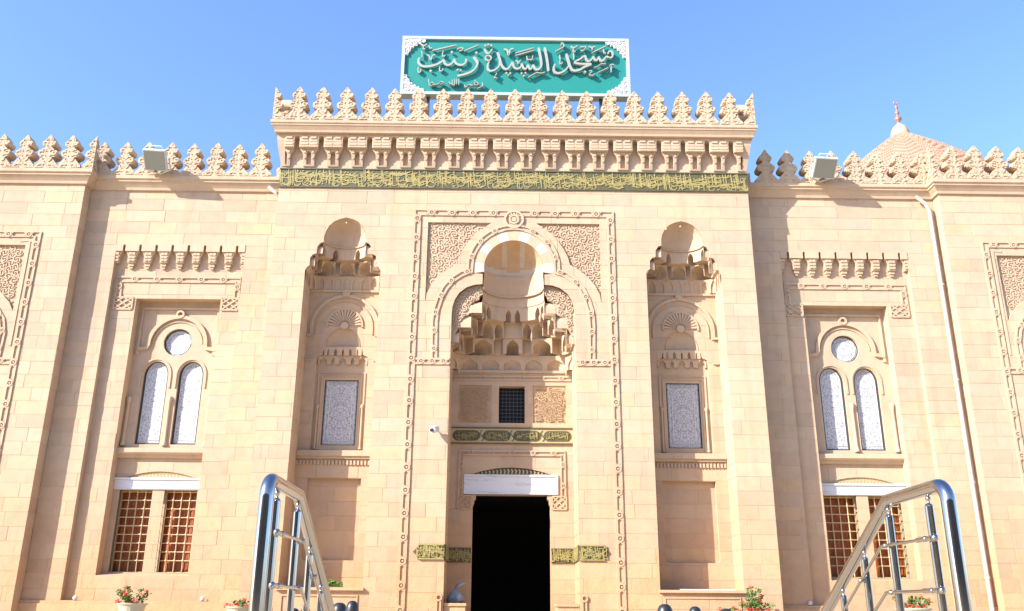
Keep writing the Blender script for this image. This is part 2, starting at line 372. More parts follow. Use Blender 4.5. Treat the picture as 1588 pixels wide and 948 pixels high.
SIGN_STROKES = [
    (0.089, [(-3.118, 17.03), (-3.15, 16.894), (-3.092, 16.772), (-2.961, 16.699), (-2.775, 16.71), (-2.59, 16.766), (-2.418, 16.864), (-2.328, 16.974)]),
    (0.084, [(-2.328, 16.96), (-2.294, 16.839), (-2.205, 16.764), (-2.101, 16.787), (-2.015, 16.883), (-1.99, 16.993)]),
    (0.084, [(-1.99, 16.993), (-1.939, 16.857), (-1.832, 16.783), (-1.704, 16.78), (-1.612, 16.862), (-1.592, 17.012)]),
    (-0.084, [(-2.733, 16.535)]),
    (-0.084, [(-2.067, 17.256)]),
    (-0.063, [(-1.867, 16.583)]),
    (-0.063, [(-1.757, 16.576)]),
    (0.042, [(-3.135, 16.677), (-3.148, 16.542), (-3.11, 16.467), (-3.054, 16.511), (-3.073, 16.592)]),
    (0.042, [(-2.436, 16.701), (-2.454, 16.593), (-2.407, 16.526), (-2.344, 16.581), (-2.352, 16.621)]),
    (0.047, [(-2.883, 17.129), (-2.812, 17.103), (-2.741, 16.94), (-2.695, 17.113), (-2.598, 17.133)]),
    (0.037, [(-3.065, 17.282), (-3.037, 17.168), (-3.039, 17.037)]),
    (0.056, [(-3.087, 17.551), (-2.995, 17.483), (-2.887, 17.554)]),
    (0.047, [(-2.995, 17.483), (-3.009, 17.365), (-2.939, 17.366)]),
    (0.038, [(-2.826, 17.494), (-2.787, 17.39), (-2.713, 17.405)]),
    (0.047, [(-2.714, 17.296), (-1.922, 17.527)]),
    (0.042, [(-1.906, 17.354), (-1.825, 17.405), (-1.714, 17.407), (-1.745, 17.324), (-1.827, 17.309)]),
    (0.042, [(-2.35, 17.287), (-2.374, 17.15), (-2.325, 17.083), (-2.27, 17.138)]),
    (0.042, [(-1.658, 17.298), (-1.198, 17.539)]),
    (0.094, [(-1.353, 17.071), (-1.262, 16.95), (-1.22, 16.842), (-1.275, 16.665), (-1.412, 16.515), (-1.619, 16.418), (-1.861, 16.347)]),
    (-0.08, [(-1.263, 17.236)]),
    (0.089, [(-0.571, 17.26), (-0.498, 17.016), (-0.432, 16.772), (-0.319, 16.633), (-0.203, 16.667), (-0.11, 16.831), (-0.088, 16.899)]),
    (0.079, [(-0.497, 16.893), (-0.518, 16.73), (-0.656, 16.593), (-0.807, 16.556), (-0.886, 16.657), (-0.881, 16.793), (-0.84, 16.902)]),
    (0.061, [(-0.874, 17.146), (-0.787, 17.087), (-0.786, 16.998), (-0.871, 16.942), (-0.954, 16.995), (-0.955, 17.085), (-0.874, 17.146)]),
    (0.07, [(-1.007, 17.385), (-0.875, 17.206), (-0.744, 17.389)]),
    (-0.071, [(-0.974, 17.515)]),
    (-0.071, [(-0.88, 17.549)]),
    (-0.071, [(-0.781, 17.518)]),
    (0.079, [(-0.088, 16.899), (-0.047, 16.751), (0.042, 16.649), (0.171, 16.686), (0.228, 16.836)]),
    (0.079, [(0.228, 16.836), (0.276, 16.68), (0.362, 16.649), (0.422, 16.798)]),
    (0.079, [(0.422, 16.798), (0.474, 16.656), (0.544, 16.665), (0.595, 16.801)]),
    (0.089, [(0.595, 16.801), (0.654, 16.645), (0.766, 16.633), (0.859, 16.764), (0.849, 17.036), (0.775, 17.459)]),
    (0.094, [(0.973, 17.462), (1.025, 17.175), (1.063, 16.903), (1.092, 16.565)]),
    (0.066, [(-0.368, 17.378), (-0.255, 17.333), (-0.206, 17.156), (-0.156, 17.354), (-0.056, 17.41)]),
    (0.042, [(0.016, 17.236), (0.615, 17.443)]),
    (0.042, [(0.016, 17.14), (0.615, 17.352)]),
    (0.042, [(0.387, 17.132), (0.404, 17.007), (0.462, 16.997), (0.474, 17.106), (0.485, 16.998), (0.556, 17.004), (0.582, 17.146)]),
    (0.047, [(0.017, 16.947), (0.081, 16.915), (0.112, 16.834), (0.146, 16.916), (0.2, 16.972)]),
    (-0.067, [(-0.271, 16.472)]),
    (-0.067, [(-0.15, 16.466)]),
    (-0.056, [(-0.212, 16.398)]),
    (-0.061, [(0.223, 16.472)]),
    (-0.061, [(0.346, 16.481)]),
    (-0.06, [(0.288, 16.378)]),
    (0.037, [(-0.578, 16.468), (-0.63, 16.365), (-0.664, 16.297), (-0.583, 16.28)]),
    (0.037, [(0.428, 16.313), (0.544, 16.396), (0.707, 16.492), (0.847, 16.481), (0.98, 16.523)]),
    (0.084, [(1.312, 16.831), (1.26, 16.689), (1.298, 16.533), (1.438, 16.489), (1.625, 16.587), (1.763, 16.778)]),
    (0.094, [(1.68, 17.226), (1.74, 16.995), (1.807, 16.724), (1.905, 16.596), (2.092, 16.62), (2.282, 16.745), (2.499, 16.843)]),
    (0.08, [(2.499, 16.854), (2.26, 16.845), (2.003, 16.868), (1.962, 16.93), (2.123, 17.028), (2.295, 17.175)]),
    (0.08, [(2.295, 17.175), (2.338, 17.004), (2.426, 16.956), (2.522, 17.047), (2.559, 17.138)]),
    (0.08, [(2.559, 17.138), (2.608, 17.008), (2.69, 17.009), (2.74, 17.132)]),
    (0.08, [(2.74, 17.132), (2.795, 16.983), (2.896, 16.998), (2.982, 17.128), (3.068, 17.102)]),
    (0.075, [(3.043, 17.233), (3.081, 17.329), (3.164, 17.338), (3.201, 17.249), (3.181, 17.125), (3.087, 17.097)]),
    (0.042, [(2.527, 17.28), (3.005, 17.548)]),
    (0.042, [(2.902, 17.422), (2.916, 17.313), (2.978, 17.259)]),
    (0.042, [(1.328, 17.311), (1.494, 17.415), (1.601, 17.499), (1.579, 17.609), (1.527, 17.627), (1.507, 17.533)]),
    (0.035, [(1.456, 17.181), (1.478, 17.045), (1.46, 16.887), (1.523, 16.837), (1.552, 16.91)]),
    (0.04, [(1.916, 17.27), (1.923, 17.006)]),
    (0.052, [(1.837, 17.511), (1.923, 17.449), (2.044, 17.533)]),
    (0.047, [(1.923, 17.449), (1.905, 17.344), (1.982, 17.299)]),
    (0.04, [(2.143, 17.48), (2.249, 17.495), (2.32, 17.49), (2.246, 17.357), (2.152, 17.342)]),
    (0.052, [(2.433, 17.511), (2.52, 17.472), (2.631, 17.514)]),
    (0.047, [(2.52, 17.472), (2.546, 17.395)]),
    (-0.082, [(2.278, 16.542)]),
    (0.03, [(2.585, 16.717), (2.684, 16.751), (2.798, 16.842), (2.968, 16.864)]),
    (0.033, [(2.697, 16.521), (2.887, 16.627), (3.046, 16.716)]),
    (0.033, [(2.414, 16.585), (2.511, 16.565), (2.416, 16.45), (2.531, 16.411), (2.591, 16.471)]),
    (0.037, [(3.085, 16.792), (3.149, 16.834), (3.236, 16.821)]),
    (0.04, [(3.137, 16.812), (3.134, 16.549)]),
    (0.028, [(-2.791, 16.198), (-2.768, 16.065), (-2.744, 15.972), (-2.667, 15.96), (-2.63, 16.041), (-2.678, 16.08), (-2.708, 16.007)]),
    (0.028, [(-2.633, 15.982), (-2.518, 16.002), (-2.456, 16.022), (-2.378, 16.103), (-2.307, 16.072), (-2.418, 15.996)]),
    (0.028, [(-2.15, 16.061), (-2.104, 16.096), (-2.097, 16.006), (-2.052, 16.044), (-2.013, 15.996), (-2.026, 16.183)]),
    (0.028, [(-2.013, 15.996), (-1.939, 15.997), (-1.952, 16.211)]),
    (0.028, [(-1.87, 15.998), (-1.883, 16.212)]),
    (0.028, [(-1.815, 16.213), (-1.802, 15.978)]),
    (0.03, [(-1.055, 16.091), (-1.042, 15.958), (-1.213, 15.871)]),
    (0.028, [(-1.435, 15.966), (-1.308, 16.002), (-1.282, 16.093), (-1.194, 16.076), (-1.2, 16.009), (-1.354, 15.988)]),
    (-0.037, [(-1.284, 16.155)]),
    (0.028, [(-1.627, 15.989), (-1.567, 15.918), (-1.488, 16.004), (-1.395, 15.987)]),
]
def flip(mb, s):
    if s < 0:
        mb.v = [(-x, y, z) for x, y, z in mb.v]; mb.f = [f[::-1] for f in mb.f]
    return mb

# ------------------------------------------------------------------ setting
g = MB(); g.face([(-400,-400,-1.0),(400,-400,-1.0),(400,400,-1.0),(-400,400,-1.0)])
g.build('ground', PAVE, kind='structure')
st = MB(); st.box(-2.3, 2.6, -21.75, -20.55, -1.2, -.5)
for i in range(3): st.box(-2.3, 2.6, -20.55+.3*i, -20.55+.3*(i+1), -1.2, -.5-.125*(i+1))
for i in range(3): st.box(-2.3, 2.6, -21.75-.3*(i+1), -21.75-.3*i, -1.2, -.5-.125*(i+1))
st.build('entrance_steps', PAVE, kind='structure')

# ------------------------------------------------------------------ the mosque
mosque = empty('mosque', (0, 6, -1.0), 'pale limestone mosque front with a tall carved portal, side niches and leaf battlements', 'mosque')
STONE_LIST = []       # (shown size, wall object, centre, size, kind/polygon data)
ROWS = .39
def inframe(p):
    v = Vector(p)-CAM; d = v.dot(fw)
    if d < 1: return 0
    x, y = 794+1391.46*v.dot(rt)/d, 474-1391.46*v.dot(up)/d
    return 1/(d*d) if (-20 < x < 1608 and -20 < y < 968) else 0

def stone_wall(name, u0, u1, z0, z1, holes, mapf, seed, mat=None, thick=.22, joint=.004, rows=ROWS, zoff=0.0, lens=(.7, 1.35)):
    """A wall: a mortar bed with every block of stone in front of it, holes cut through both."""
    r = random.Random(seed)
    mb = MB(); mb.region(rect(u0, u1, z0, z1), holes, .0065, thick, mapf, keep_back=True, sides=False)
    wall = mb.build(name, MORTAR, mosque)
    nz0 = math.floor((z0-zoff)/rows)
    k = nz0
    while zoff+k*rows < z1-1e-4:
        a, b = max(z0, zoff+k*rows), min(z1, zoff+(k+1)*rows)
        if b-a < .03: k += 1; continue
        cuts = [u0]; u = u0+r.uniform(.3, 1.0)
        while u < u1-.28: cuts.append(u); u += r.uniform(*lens)
        cuts.append(u1)
        for c0, c1 in zip(cuts, cuts[1:]):
            q = rect(c0+joint, c1-joint, a+joint*.8, b-joint*.8)
            near = [h for h in holes if not (max(p[0] for p in h) < c0 or min(p[0] for p in h) > c1 or max(p[1] for p in h) < a or min(p[1] for p in h) > b)]
            d = r.uniform(-.0035, .0035)
            uc, zc = (c0+c1)/2, (a+b)/2
            ctr = Vector(mapf(uc, 0, zc)); vis = inframe(ctr)*(c1-c0)*(b-a)
            if near:
                if all(any(pip(p, h) for h in near) for p in q+[(uc, zc)]) :
                    T = cut(q, near)
                    if not T[1]: continue
                T = cut(q, near)
                ar = 0
                for t in T[1]:
                    p = [T[0][i] for i in t]
                    ar += abs((p[1][0]-p[0][0])*(p[2][1]-p[0][1])-(p[2][0]-p[0][0])*(p[1][1]-p[0][1]))/2
                full = (c1-c0-2*joint)*(b-a-1.6*joint)
                if ar < .004: continue
                if ar < full*.985:
                    vis *= ar/full
                    STONE_LIST.append((vis, wall, 'poly', (q, near, d, mapf), mat or STONE)); continue
            STONE_LIST.append((vis, wall, 'box', (q, d, mapf, r.uniform(-.002, .002), r.uniform(-.0015, .0015)), mat or STONE))
        k += 1
    return wall

UNIT = None
def unit_block():
    me = bpy.data.meshes.new('stone')
    # a block with softly chamfered front edges, unit size; depth along y, front at y = -.5
    e = .012; v = []
    for x, z in ((-.5,-.5),(.5,-.5),(.5,.5),(-.5,.5)): v.append((x, .5, z))
    for x, z in ((-.5,-.5),(.5,-.5),(.5,.5),(-.5,.5)): v.append((x, -.38, z))
    for x, z in ((-.5,-.5),(.5,-.5),(.5,.5),(-.5,.5)): v.append((x*(1-e), -.5, z*(1-2.2*e)))
    f = [(8,9,10,11)]
    for i in range(4):
        j = (i+1) % 4; f += [(4+i, 4+j, 8+j, 8+i), (i, j, 4+j, 4+i)]
    me.from_pydata(v, [], f); me.update(); return me

def lay_stones():
    STONE_LIST.sort(key=lambda q: -q[0])
    rest = {}; unit = {}
    for n, (vis, wall, typ, data, mat) in enumerate(STONE_LIST):
        single = n < 296
        if typ == 'box':
            q, d, mapf, t1, t2 = data
            (ua, za), (ub, _), (_, zb), _ = q
            if single:
                c = Vector(mapf((ua+ub)/2, 0, (za+zb)/2)); out = Vector(mapf((ua+ub)/2, -1, (za+zb)/2))-c
                ux = (Vector(mapf(ub, 0, za))-Vector(mapf(ua, 0, za))).normalized()
                if mat.name not in unit: unit[mat.name] = unit_block(); unit[mat.name].materials.append(mat)
                o = bpy.data.objects.new('stone', unit[mat.name]); COL.objects.link(o)
                m = Matrix.Identity(4); uz = Vector((0,0,1)); yy = -out
                if ux.cross(yy).dot(uz) < 0: ux = -ux
                for i in range(3): m[i][0], m[i][1], m[i][2] = ux[i], yy[i], uz[i]
                rot = m.to_euler(); rot.x += t1; rot.z += t2
                o.location = c + out*(d-.03); o.rotation_euler = rot; o.scale = (ub-ua, .06, zb-za)
                attach(o, wall); continue
            mb = rest.setdefault((wall.name, mat.name), (MB(), wall, mat))[0]
            P = [mapf(u, -d, z) for u, z in q]; Q = [mapf(u, .05, z) for u, z in q]
            b = len(mb.v); mb.v += P+Q
            mb.idx((b, b+1, b+2, b+3))
            for i in range(4): j = (i+1) % 4; mb.idx((b+i, b+4+i, b+4+j, b+j))
        else:
            q, near, d, mapf = data
            if single:
                mb = MB(); mb.region(q, near, -d, .03, mapf); mb = weld(mb)
                mb.build('stone', mat, wall)
            else:
                mb = rest.setdefault((wall.name, mat.name), (MB(), wall, mat))[0]
                m2 = MB(); m2.region(q, near, -d, .03, mapf); m2 = weld(m2)
                b = len(mb.v); mb.v += m2.v
                for f in m2.f: mb.idx(tuple(b+i for i in f))
    for mb, wall, mat in rest.values():
        mb.build('stone_courses', mat, wall, kind='stuff')

def weld(mb):
    seen = {}; nv = []; mp = []
    for p in mb.v:
        k = tuple(round(a, 5) for a in p)
        if k not in seen: seen[k] = len(nv); nv.append(p)
        mp.append(seen[k])
    o = MB(); o.v = nv
    for f, mi in zip(mb.f, mb.mi):
        o.f.append(tuple(mp[i] for i in f)); o.mi.append(mi)
    return o

def front(Y): return lambda u, d, z: (u, Y+d, z)
def face_pos(X): return lambda u, d, z: (X-d, u, z)     # plane x = X looking towards +x, u runs along y
def face_neg(X): return lambda u, d, z: (X+d, u, z)

# ---- carving helpers
def arabesque(mb, poly, Y, s, seed, raise_=.03, wide=.11):
    r = random.Random(seed)
    xs = [p[0] for p in poly]; zs = [p[1] for p in poly]
    x = min(xs)
    k = 0
    while x < max(xs)+s:
        z = min(zs)+(s*.5 if k % 2 else 0)
        while z < max(zs)+s:
            cx, cz = x+r.uniform(-.12, .12)*s, z+r.uniform(-.12, .12)*s
            a0 = r.uniform(0, 2*PI); sg = r.choice((-1, 1))
            for arm in range(2):
                pts = []; ws = []
                for i in range(15):
                    t = i/14; a = a0+arm*PI+sg*t*1.45*PI; rr = s*(.1+.5*t)
                    p = (cx+rr*math.cos(a), cz+rr*math.sin(a))
                    if not pip(p, poly): break
                    pts.append(p); ws.append(s*wide*(1.25-.75*t)+s*.05*(1 if i in (5, 10) else 0))
                if len(pts) > 2: mb.ribbon(pts, ws, Y-raise_-r.uniform(0, .004), Y)
            for i in range(4):
                a = r.uniform(0, 2*PI); rr = s*r.uniform(.22, .5); p = (cx+rr*math.cos(a), cz+rr*math.sin(a)); b = r.uniform(0, PI)
                q = [(p[0]+s*.11*math.cos(b), p[1]+s*.11*math.sin(b)), p, (p[0]-s*.11*math.cos(b), p[1]-s*.11*math.sin(b))]
                if all(pip(t, poly) for t in q): mb.ribbon(q, [s*.02, s*.12, s*.02], Y-raise_*.9-r.uniform(0, .004), Y)
            z += s
        x += s*.9; k += 1

def offset_path(path, o):
    n = len(path); out = []
    for i in range(n):
        a = path[max(i-1, 0)]; b = path[i]; c = path[min(i+1, n-1)]
        def nr(p, q):
            l = math.hypot(q[0]-p[0], q[1]-p[1]) or 1; return (-(q[1]-p[1])/l, (q[0]-p[0])/l)
        n1 = nr(a, b) if i > 0 else nr(b, c); n2 = nr(b, c) if i < n-1 else n1
        mx, mz = n1[0]+n2[0], n1[1]+n2[1]; k = mx*n1[0]+mz*n1[1]
        k = max(k, .35)
        out.append((b[0]+o*mx/k, b[1]+o*mz/k))
    return out
def knot_frame(mb, path, Y, width=.2, every=.62, proud=.034, knots=True):
    """Two raised fillets tied together by a ring knot at regular steps."""
    for o in (-(width/2-width*.15), width/2-width*.15):
        mb.ribbon(offset_path(path, o), width*.3, Y-proud, Y+.01)
    if not knots: return
    segs = list(zip(path, path[1:])); L = sum(math.hypot(b[0]-a[0], b[1]-a[1]) for a, b in segs)
    n = max(1, round(L/every)); step = L/n; tgt = step*.5; acc = 0
    for a, b in segs:
        l = math.hypot(b[0]-a[0], b[1]-a[1])
        while tgt <= acc+l:
            t = (tgt-acc)/l; c = (a[0]+(b[0]-a[0])*t, a[1]+(b[1]-a[1])*t)
            ring = arc(c[0], c[1], width*.36, 0, 360, 10)
            mb.ribbon(ring, width*.2, Y-proud-.012, Y+.01)
            mb.region(arc(c[0], c[1], width*.13, 0, 324, 9), [], Y-proud-.006, Y)
            dx, dz = (b[0]-a[0])/l, (b[1]-a[1])/l
            for sg in (-1, 1):
                q = (c[0]+dx*sg*width*.62, c[1]+dz*sg*width*.62)
                mb.ribbon([(q[0]-dz*width*.3, q[1]+dx*width*.3), (c[0]+dx*sg*width*.4, c[1]+dz*sg*width*.4), (q[0]+dz*width*.3, q[1]-dx*width*.3)], width*.14, Y-proud-.005, Y)
            tgt += step
        acc += l
def lattice(mb, x0, x1, z0, z1, Y, n=3, proud=.045):
    w_ = (x1-x0)
    for p in ([(x0, z0), (x1, z0)], [(x0, z1), (x1, z1)], [(x0, z0), (x0, z1)], [(x1, z0), (x1, z1)]): mb.ribbon(p, w_*.09, Y-proud, Y)
    h = z1-z0
    for i in range(-n, n+1):
        for sg in (1, -1):
            a = (x0+w_*i/n, z0) if sg > 0 else (x0+w_*i/n, z1)
            pts = []
            for k in range(13):
                p = (a[0]+w_*k/12, a[1]+sg*h*k/12)
                if x0 <= p[0] <= x1: pts.append(p)
            if len(pts) > 1: mb.ribbon(pts, w_*.075, Y-proud+.004*sg, Y)
def script_band(mb, x0, x1, z0, z1, Y, seed, raise_=.025, dens=1.0, mapf=None):
    """Dense interlaced cursive strokes filling a band (not readable in the photograph)."""
    r = random.Random(seed); H = z1-z0; x = x0+.06*H
    wd = H*.038
    def rb(pts, w):
        pts = [(min(max(a, x0+.02), x1-.02), min(max(b, z0+.03*H), z1-.03*H)) for a, b in pts]
        n = len(pts)
        mb.ribbon(pts, [w*(.55+.6*math.sin(PI*(i+.6)/n)) for i in range(n)], Y-raise_-r.uniform(0, .006), Y, mapf)
    while x < x1-.05*H:
        k = r.random()
        if k < .27:
            hgt = r.uniform(.5, .92); zb = z0+r.uniform(.05, .45)*H
            rb([(x+.03*H, zb), (x, zb+hgt*H*.5), (x-.02*H, min(zb+hgt*H, z1-.04*H))], wd)
        elif k < .66:
            cx, cz = x, z0+r.uniform(.14, .84)*H; q = r.uniform(.11, .22)*H
            rb([(cx+q*math.cos(R(a)), cz+q*.8*math.sin(R(a))) for a in range(-200, 30, 24)], wd)
        elif k < .78:
            cz = z0+r.uniform(.25, .75)*H; q = .085*H
            rb([(x+q*math.cos(R(a)), cz+q*math.sin(R(a))) for a in range(0, 361, 45)], wd*.8)
        else:
            cz = z0+r.uniform(.2, .8)*H; l = r.uniform(.25, .5)*H
            rb([(x-l, cz-.06*H), (x-l*.3, cz+.03*H), (x+l*.4, cz), (x+l, cz+.12*H)], wd)
        if r.random() < .55:
            p = (x+r.uniform(-.1, .1)*H, z0+r.uniform(.1, .92)*H); q = .045*H
            rb([(p[0]-q, p[1]-q*.4), (p[0], p[1]), (p[0]+q, p[1]+q*.5)], wd*1.3)
        x += r.uniform(.055, .12)*H/dens

# ---- stalactite (muqarnas) cells
def plan(a, b, n, y0=0.0, m=96):
    pts = []
    for i in range(m+1):
        t = PI*(1-i/m); c, s_ = math.cos(t), math.sin(t)
        pts.append((a*math.copysign(abs(c)**(2/n), c), y0+b*abs(s_)**(2/n)))
    L = [0]
    for p, q in zip(pts, pts[1:]): L.append(L[-1]+math.hypot(q[0]-p[0], q[1]-p[1]))
    def f(t):
        d = t*L[-1]
        lo, hi = 0, m
        while hi-lo > 1:
            k = (lo+hi)//2
            if L[k] <= d: lo = k
            else: hi = k
        u = (d-L[lo])/max(1e-9, L[hi]-L[lo])
        return (pts[lo][0]+(pts[hi][0]-pts[lo][0])*u, pts[lo][1]+(pts[hi][1]-pts[lo][1])*u)
    return f
def line_plan(x0, x1, y): return lambda t: (x0+(x1-x0)*t, y)
def cell(mb, CL, CU, t0, t1, z0, z1, ah=.8, va=.85, K=6, cx=0.0, sink=.3, proj=1.0):
    """One stalactite cell: a face on the upper curve with a pointed arch cut in it, and a concave
    vault behind that starts on the lower curve. cx shifts in x."""
    tm, th = (t0+t1)/2, (t1-t0)/2
    def P(C, w_, v):
        x, y = C(min(1, max(0, tm+w_*th))); return Vector((x+cx, y, z0+(z1-z0)*v))
    if proj < 1:
        C0 = CU
        CU = lambda t: tuple(p+(q-p)*proj for p, q in zip(CL(t), C0(t)))
        ws = (-1, -.5, 0, .5, 1)
        for w0, w1 in zip(ws, ws[1:]): mb.face([P(CU, w0, 1), P(CU, w1, 1), P(C0, w1, 1), P(C0, w0, 1)])
        for s_ in (-1, 1): mb.face([P(CU, s_, 0), P(CU, s_, 1), P(C0, s_, 1), P(C0, s_, 0)])
    if ah == 0:
        ws = (-1, -.5, 0, .5, 1)
        for w0, w1 in zip(ws, ws[1:]):
            mb.face([P(CU, w0, 0), P(CU, w1, 0), P(CU, w1, 1), P(CU, w0, 1)]); mb.face([P(CU, w0, 0), P(CL, w0, 0), P(CL, w1, 0), P(CU, w1, 0)])
        return
    vs = [va*(i/K)**.8 for i in range(K+1)]
    def half(v):
        q = v/va
        return ah*(1 if q < .45 else max(0.0, 1-((q-.45)/.55)**1.9))
    def back(w_, v):
        q = (v/va)
        a, b = P(CL, w_, v), P(CU, w_, v); g_ = q**6
        h = max(half(v), 1e-3); dp = sink*(1-g_)*max(0, 1-(w_/h)**2)
        p = a.lerp(b, g_); return p + (a-b)*dp
    for i in range(K):
        a, b = vs[i], vs[i+1]; ha, hb = half(a), half(b)
        for s_ in (-1, 1):
            mb.face([P(CU, s_, a), P(CU, s_*ha, a), P(CU, s_*hb, b), P(CU, s_, b)][::s_])
            mb.face([P(CU, s_*ha, a), back(s_*ha, a), back(s_*hb, b), P(CU, s_*hb, b)])
        ws = (-1, -.5, 0, .5, 1)
        for w0, w1 in zip(ws, ws[1:]):
            mb.face([back(w0*ha, a), back(w1*ha, a), back(w1*hb, b), back(w0*hb, b)])
    ws = (-1, -.5, 0, .5, 1)
    for w0, w1 in zip(ws, ws[1:]): mb.face([P(CU, w0, va), P(CU, w1, va), P(CU, w1, 1), P(CU, w0, 1)])
    h0 = half(0)
    for s_ in (-1, 1): mb.face([P(CU, s_, 0), P(CL, s_, 0), P(CL, s_*h0, 0), P(CU, s_*h0, 0)])
# ================================================================== portal block
BW = 7.21
NCX = 5.08                                  # side niche centre
def niche_poly(cx):
    h = [(1.12, .5), (1.12, 9.5), (1.07, 9.6), (1.0, 9.65), (1.0, 9.9), (.93, 10.0), (.82, 10.04), (.81, 10.25), (.73, 10.37), (.63, 10.41), (.63, 10.55), (.59, 10.75), (.5, 10.94), (.36, 11.08), (.18, 11.17), (0, 11.21)]
    return [(cx+x, z) for x, z in h] + [(cx-x, z) for x, z in reversed(h[:-1])]
HC, HR, VR = 9.64, .88, 1.2                 # hood centre height, hood radius, voussoir outer radius
lobe = [(-1.81, -1.2), (-1.81, 8.15), (-1.79, 8.4), (-1.73, 8.61), (-1.6, 8.83), (-1.38, 9.01), (-1.15, 9.09), (-.92, 9.11), (-.92, 9.43), (-1.205, 9.45)]
ringo = [p for p in arc(0, HC, VR, 189, -9, 33)]
trefoil = lobe + ringo + mirror(lobe)
spL = [(-2.6, 11.09), (-2.6, 8.45), (-2.56, 8.8), (-2.42, 9.1), (-2.2, 9.38), (-1.95, 9.58), (-1.68, 9.76), (-1.62, 10.0), (-1.52, 10.22), (-1.36, 10.48), (-1.12, 10.76), (-.8, 11.0), (-.68, 11.09)]
spR = mirror(spL)
stone_wall('portal_wall', -BW, BW, -1.0, 12.2, [trefoil, spL, spR, niche_poly(-NCX), niche_poly(NCX)], front(0), 3)
stone_wall('portal_side_wall', 0.0, .85, -1.0, 12.2, [], face_pos(BW), 5)
stone_wall('portal_side_wall', 0.0, .85, -1.0, 12.2, [], face_neg(-BW), 6)

# spandrels carved with scrollwork
for s in (1, -1):
    poly = spR if s > 0 else spL
    mb = MB(); mb.region([(x*1.0, z) for x, z in poly], [], .085, .12)
    for a, b in zip(poly, poly[1:]+poly[:1]): mb.face([(a[0], .031, a[1]), (b[0], .031, b[1]), (b[0], .09, b[1]), (a[0], .09, a[1])])
    pn = mb.build('carved_panel', SMOOTH, mosque)
    mb = MB(); arabesque(mb, poly, .085, .225, 21+s, .026, .17); mb.build('scrollwork', SMOOTH, pn, kind='stuff')

# knotted frames of the portal
mb = MB()
knot_frame(mb, [(-2.93, -1.0), (-2.93, 11.4), (2.93, 11.4), (2.93, -1.0)], 0, .23, .63)
for s in (1, -1):
    knot_frame(mb, [(s*2.81, 6.73), (s*1.84, 6.73)], 0, .2, .32)
    knot_frame(mb, [(s*1.93, -1.0), (s*1.93, .2)], 0, .14, .6, .04, False); mb.ribbon(arc(s*1.93, .27, .075, 0, 360, 12), .05, -.05, .01)
mb.build('portal_frame', SMOOTH, mosque)
mb = MB()
trp = [(-2.28, 6.83), (-2.3, 7.9), (-2.27, 8.3), (-2.17, 8.66), (-2.02, 8.98), (-1.8, 9.25), (-1.55, 9.43), (-1.3, 9.52)] + arc(0, HC, 1.3, 172, 104, 11)
knot_frame(mb, trp, 0, .19, .55); knot_frame(mb, mirror(trp), 0, .19, .55)
for r_ in (.27, .13): mb.ribbon(arc(0, 11.2, r_, 0, 360, 28), .065, -.055, .01)
mb.region(arc(0, 11.2, .075, 0, 340, 17), [], -.05, .01)
top = arc(0, HC, 1.36, 104, 76, 8); mb.ribbon(top, .05, -.045, .01); mb.ribbon(arc(0, HC, 1.24, 104, 76, 8), .05, -.045, .01)
mb.build('trefoil_moulding', SMOOTH, mosque)

# ---- hood of the portal: striped half dome with alternate white voussoirs
mb = MB(); xs = sorted(set([-HR+2*HR*i/36 for i in range(37)]+[-.345, -.2, .2, .345]))
xs = [x for x in xs if abs(x) < HR-.004]; xs = [-HR+.002]+xs+[HR-.002]
ys0 = .02
for x0, x1 in zip(xs, xs[1:]):
    xm = (x0+x1)/2
    for j in range(16):
        g0, g1 = PI/2*j/16, PI/2*(j+1)/16
        def pt(x, g_):
            q = math.sqrt(max(0, HR*HR-x*x)); return (x, ys0+q*math.sin(g_)*1.02, HC+q*math.cos(g_))
        zc = pt(xm, (g0+g1)/2)[2]-HC
        scal = .16+.07*abs(math.sin(xm/HR*PI*1.0))
        mb.cur = 1 if (.2 < abs(xm) < .345 and zc > .3) else (1 if zc < scal else 0)
        mb.face([pt(x0, g0), pt(x1, g0), pt(x1, g1), pt(x0, g1)])
hood = mb.build('hood', [ROSE, IVORY], mosque)
for i, a in enumerate(range(0, 181, 18)):
    a0, a1 = a-8.9, a+8.9
    q = arc(0, HC, HR, a0, a1, 6)+arc(0, HC, VR-.004, a1, a0, 6)
    mb = MB(); mb.region(q, [], -.006, .3); weld(mb).build('voussoir', IVORY if i % 2 == 0 else SMOOTH, hood)
# soffit of the hood arch
mb = MB(); A_ = [(HR, 9.11)]+arc(0, HC, HR, 0, 180, 30)+[(-HR, 9.11)]
mb.grid([[(x, 0.0, z) for x, z in A_], [(x, ys0+.01, z) for x, z in A_]])
mb.build('arch_soffit', SMOOTH, mosque)

# ---- muqarnas of the portal
muq = MB()
PY = .12
curves = [plan(1.81, 1.42, 9, PY), plan(1.80, 1.36, 8, PY), plan(1.58, 1.10, 4.4, PY), plan(1.24, .93, 3.0, PY), plan(.925, .80, 2.05, PY), plan(.905, .785, 2.0, PY)]
zs = [6.86, 7.33, 7.8, 8.25, 8.68, 9.12]
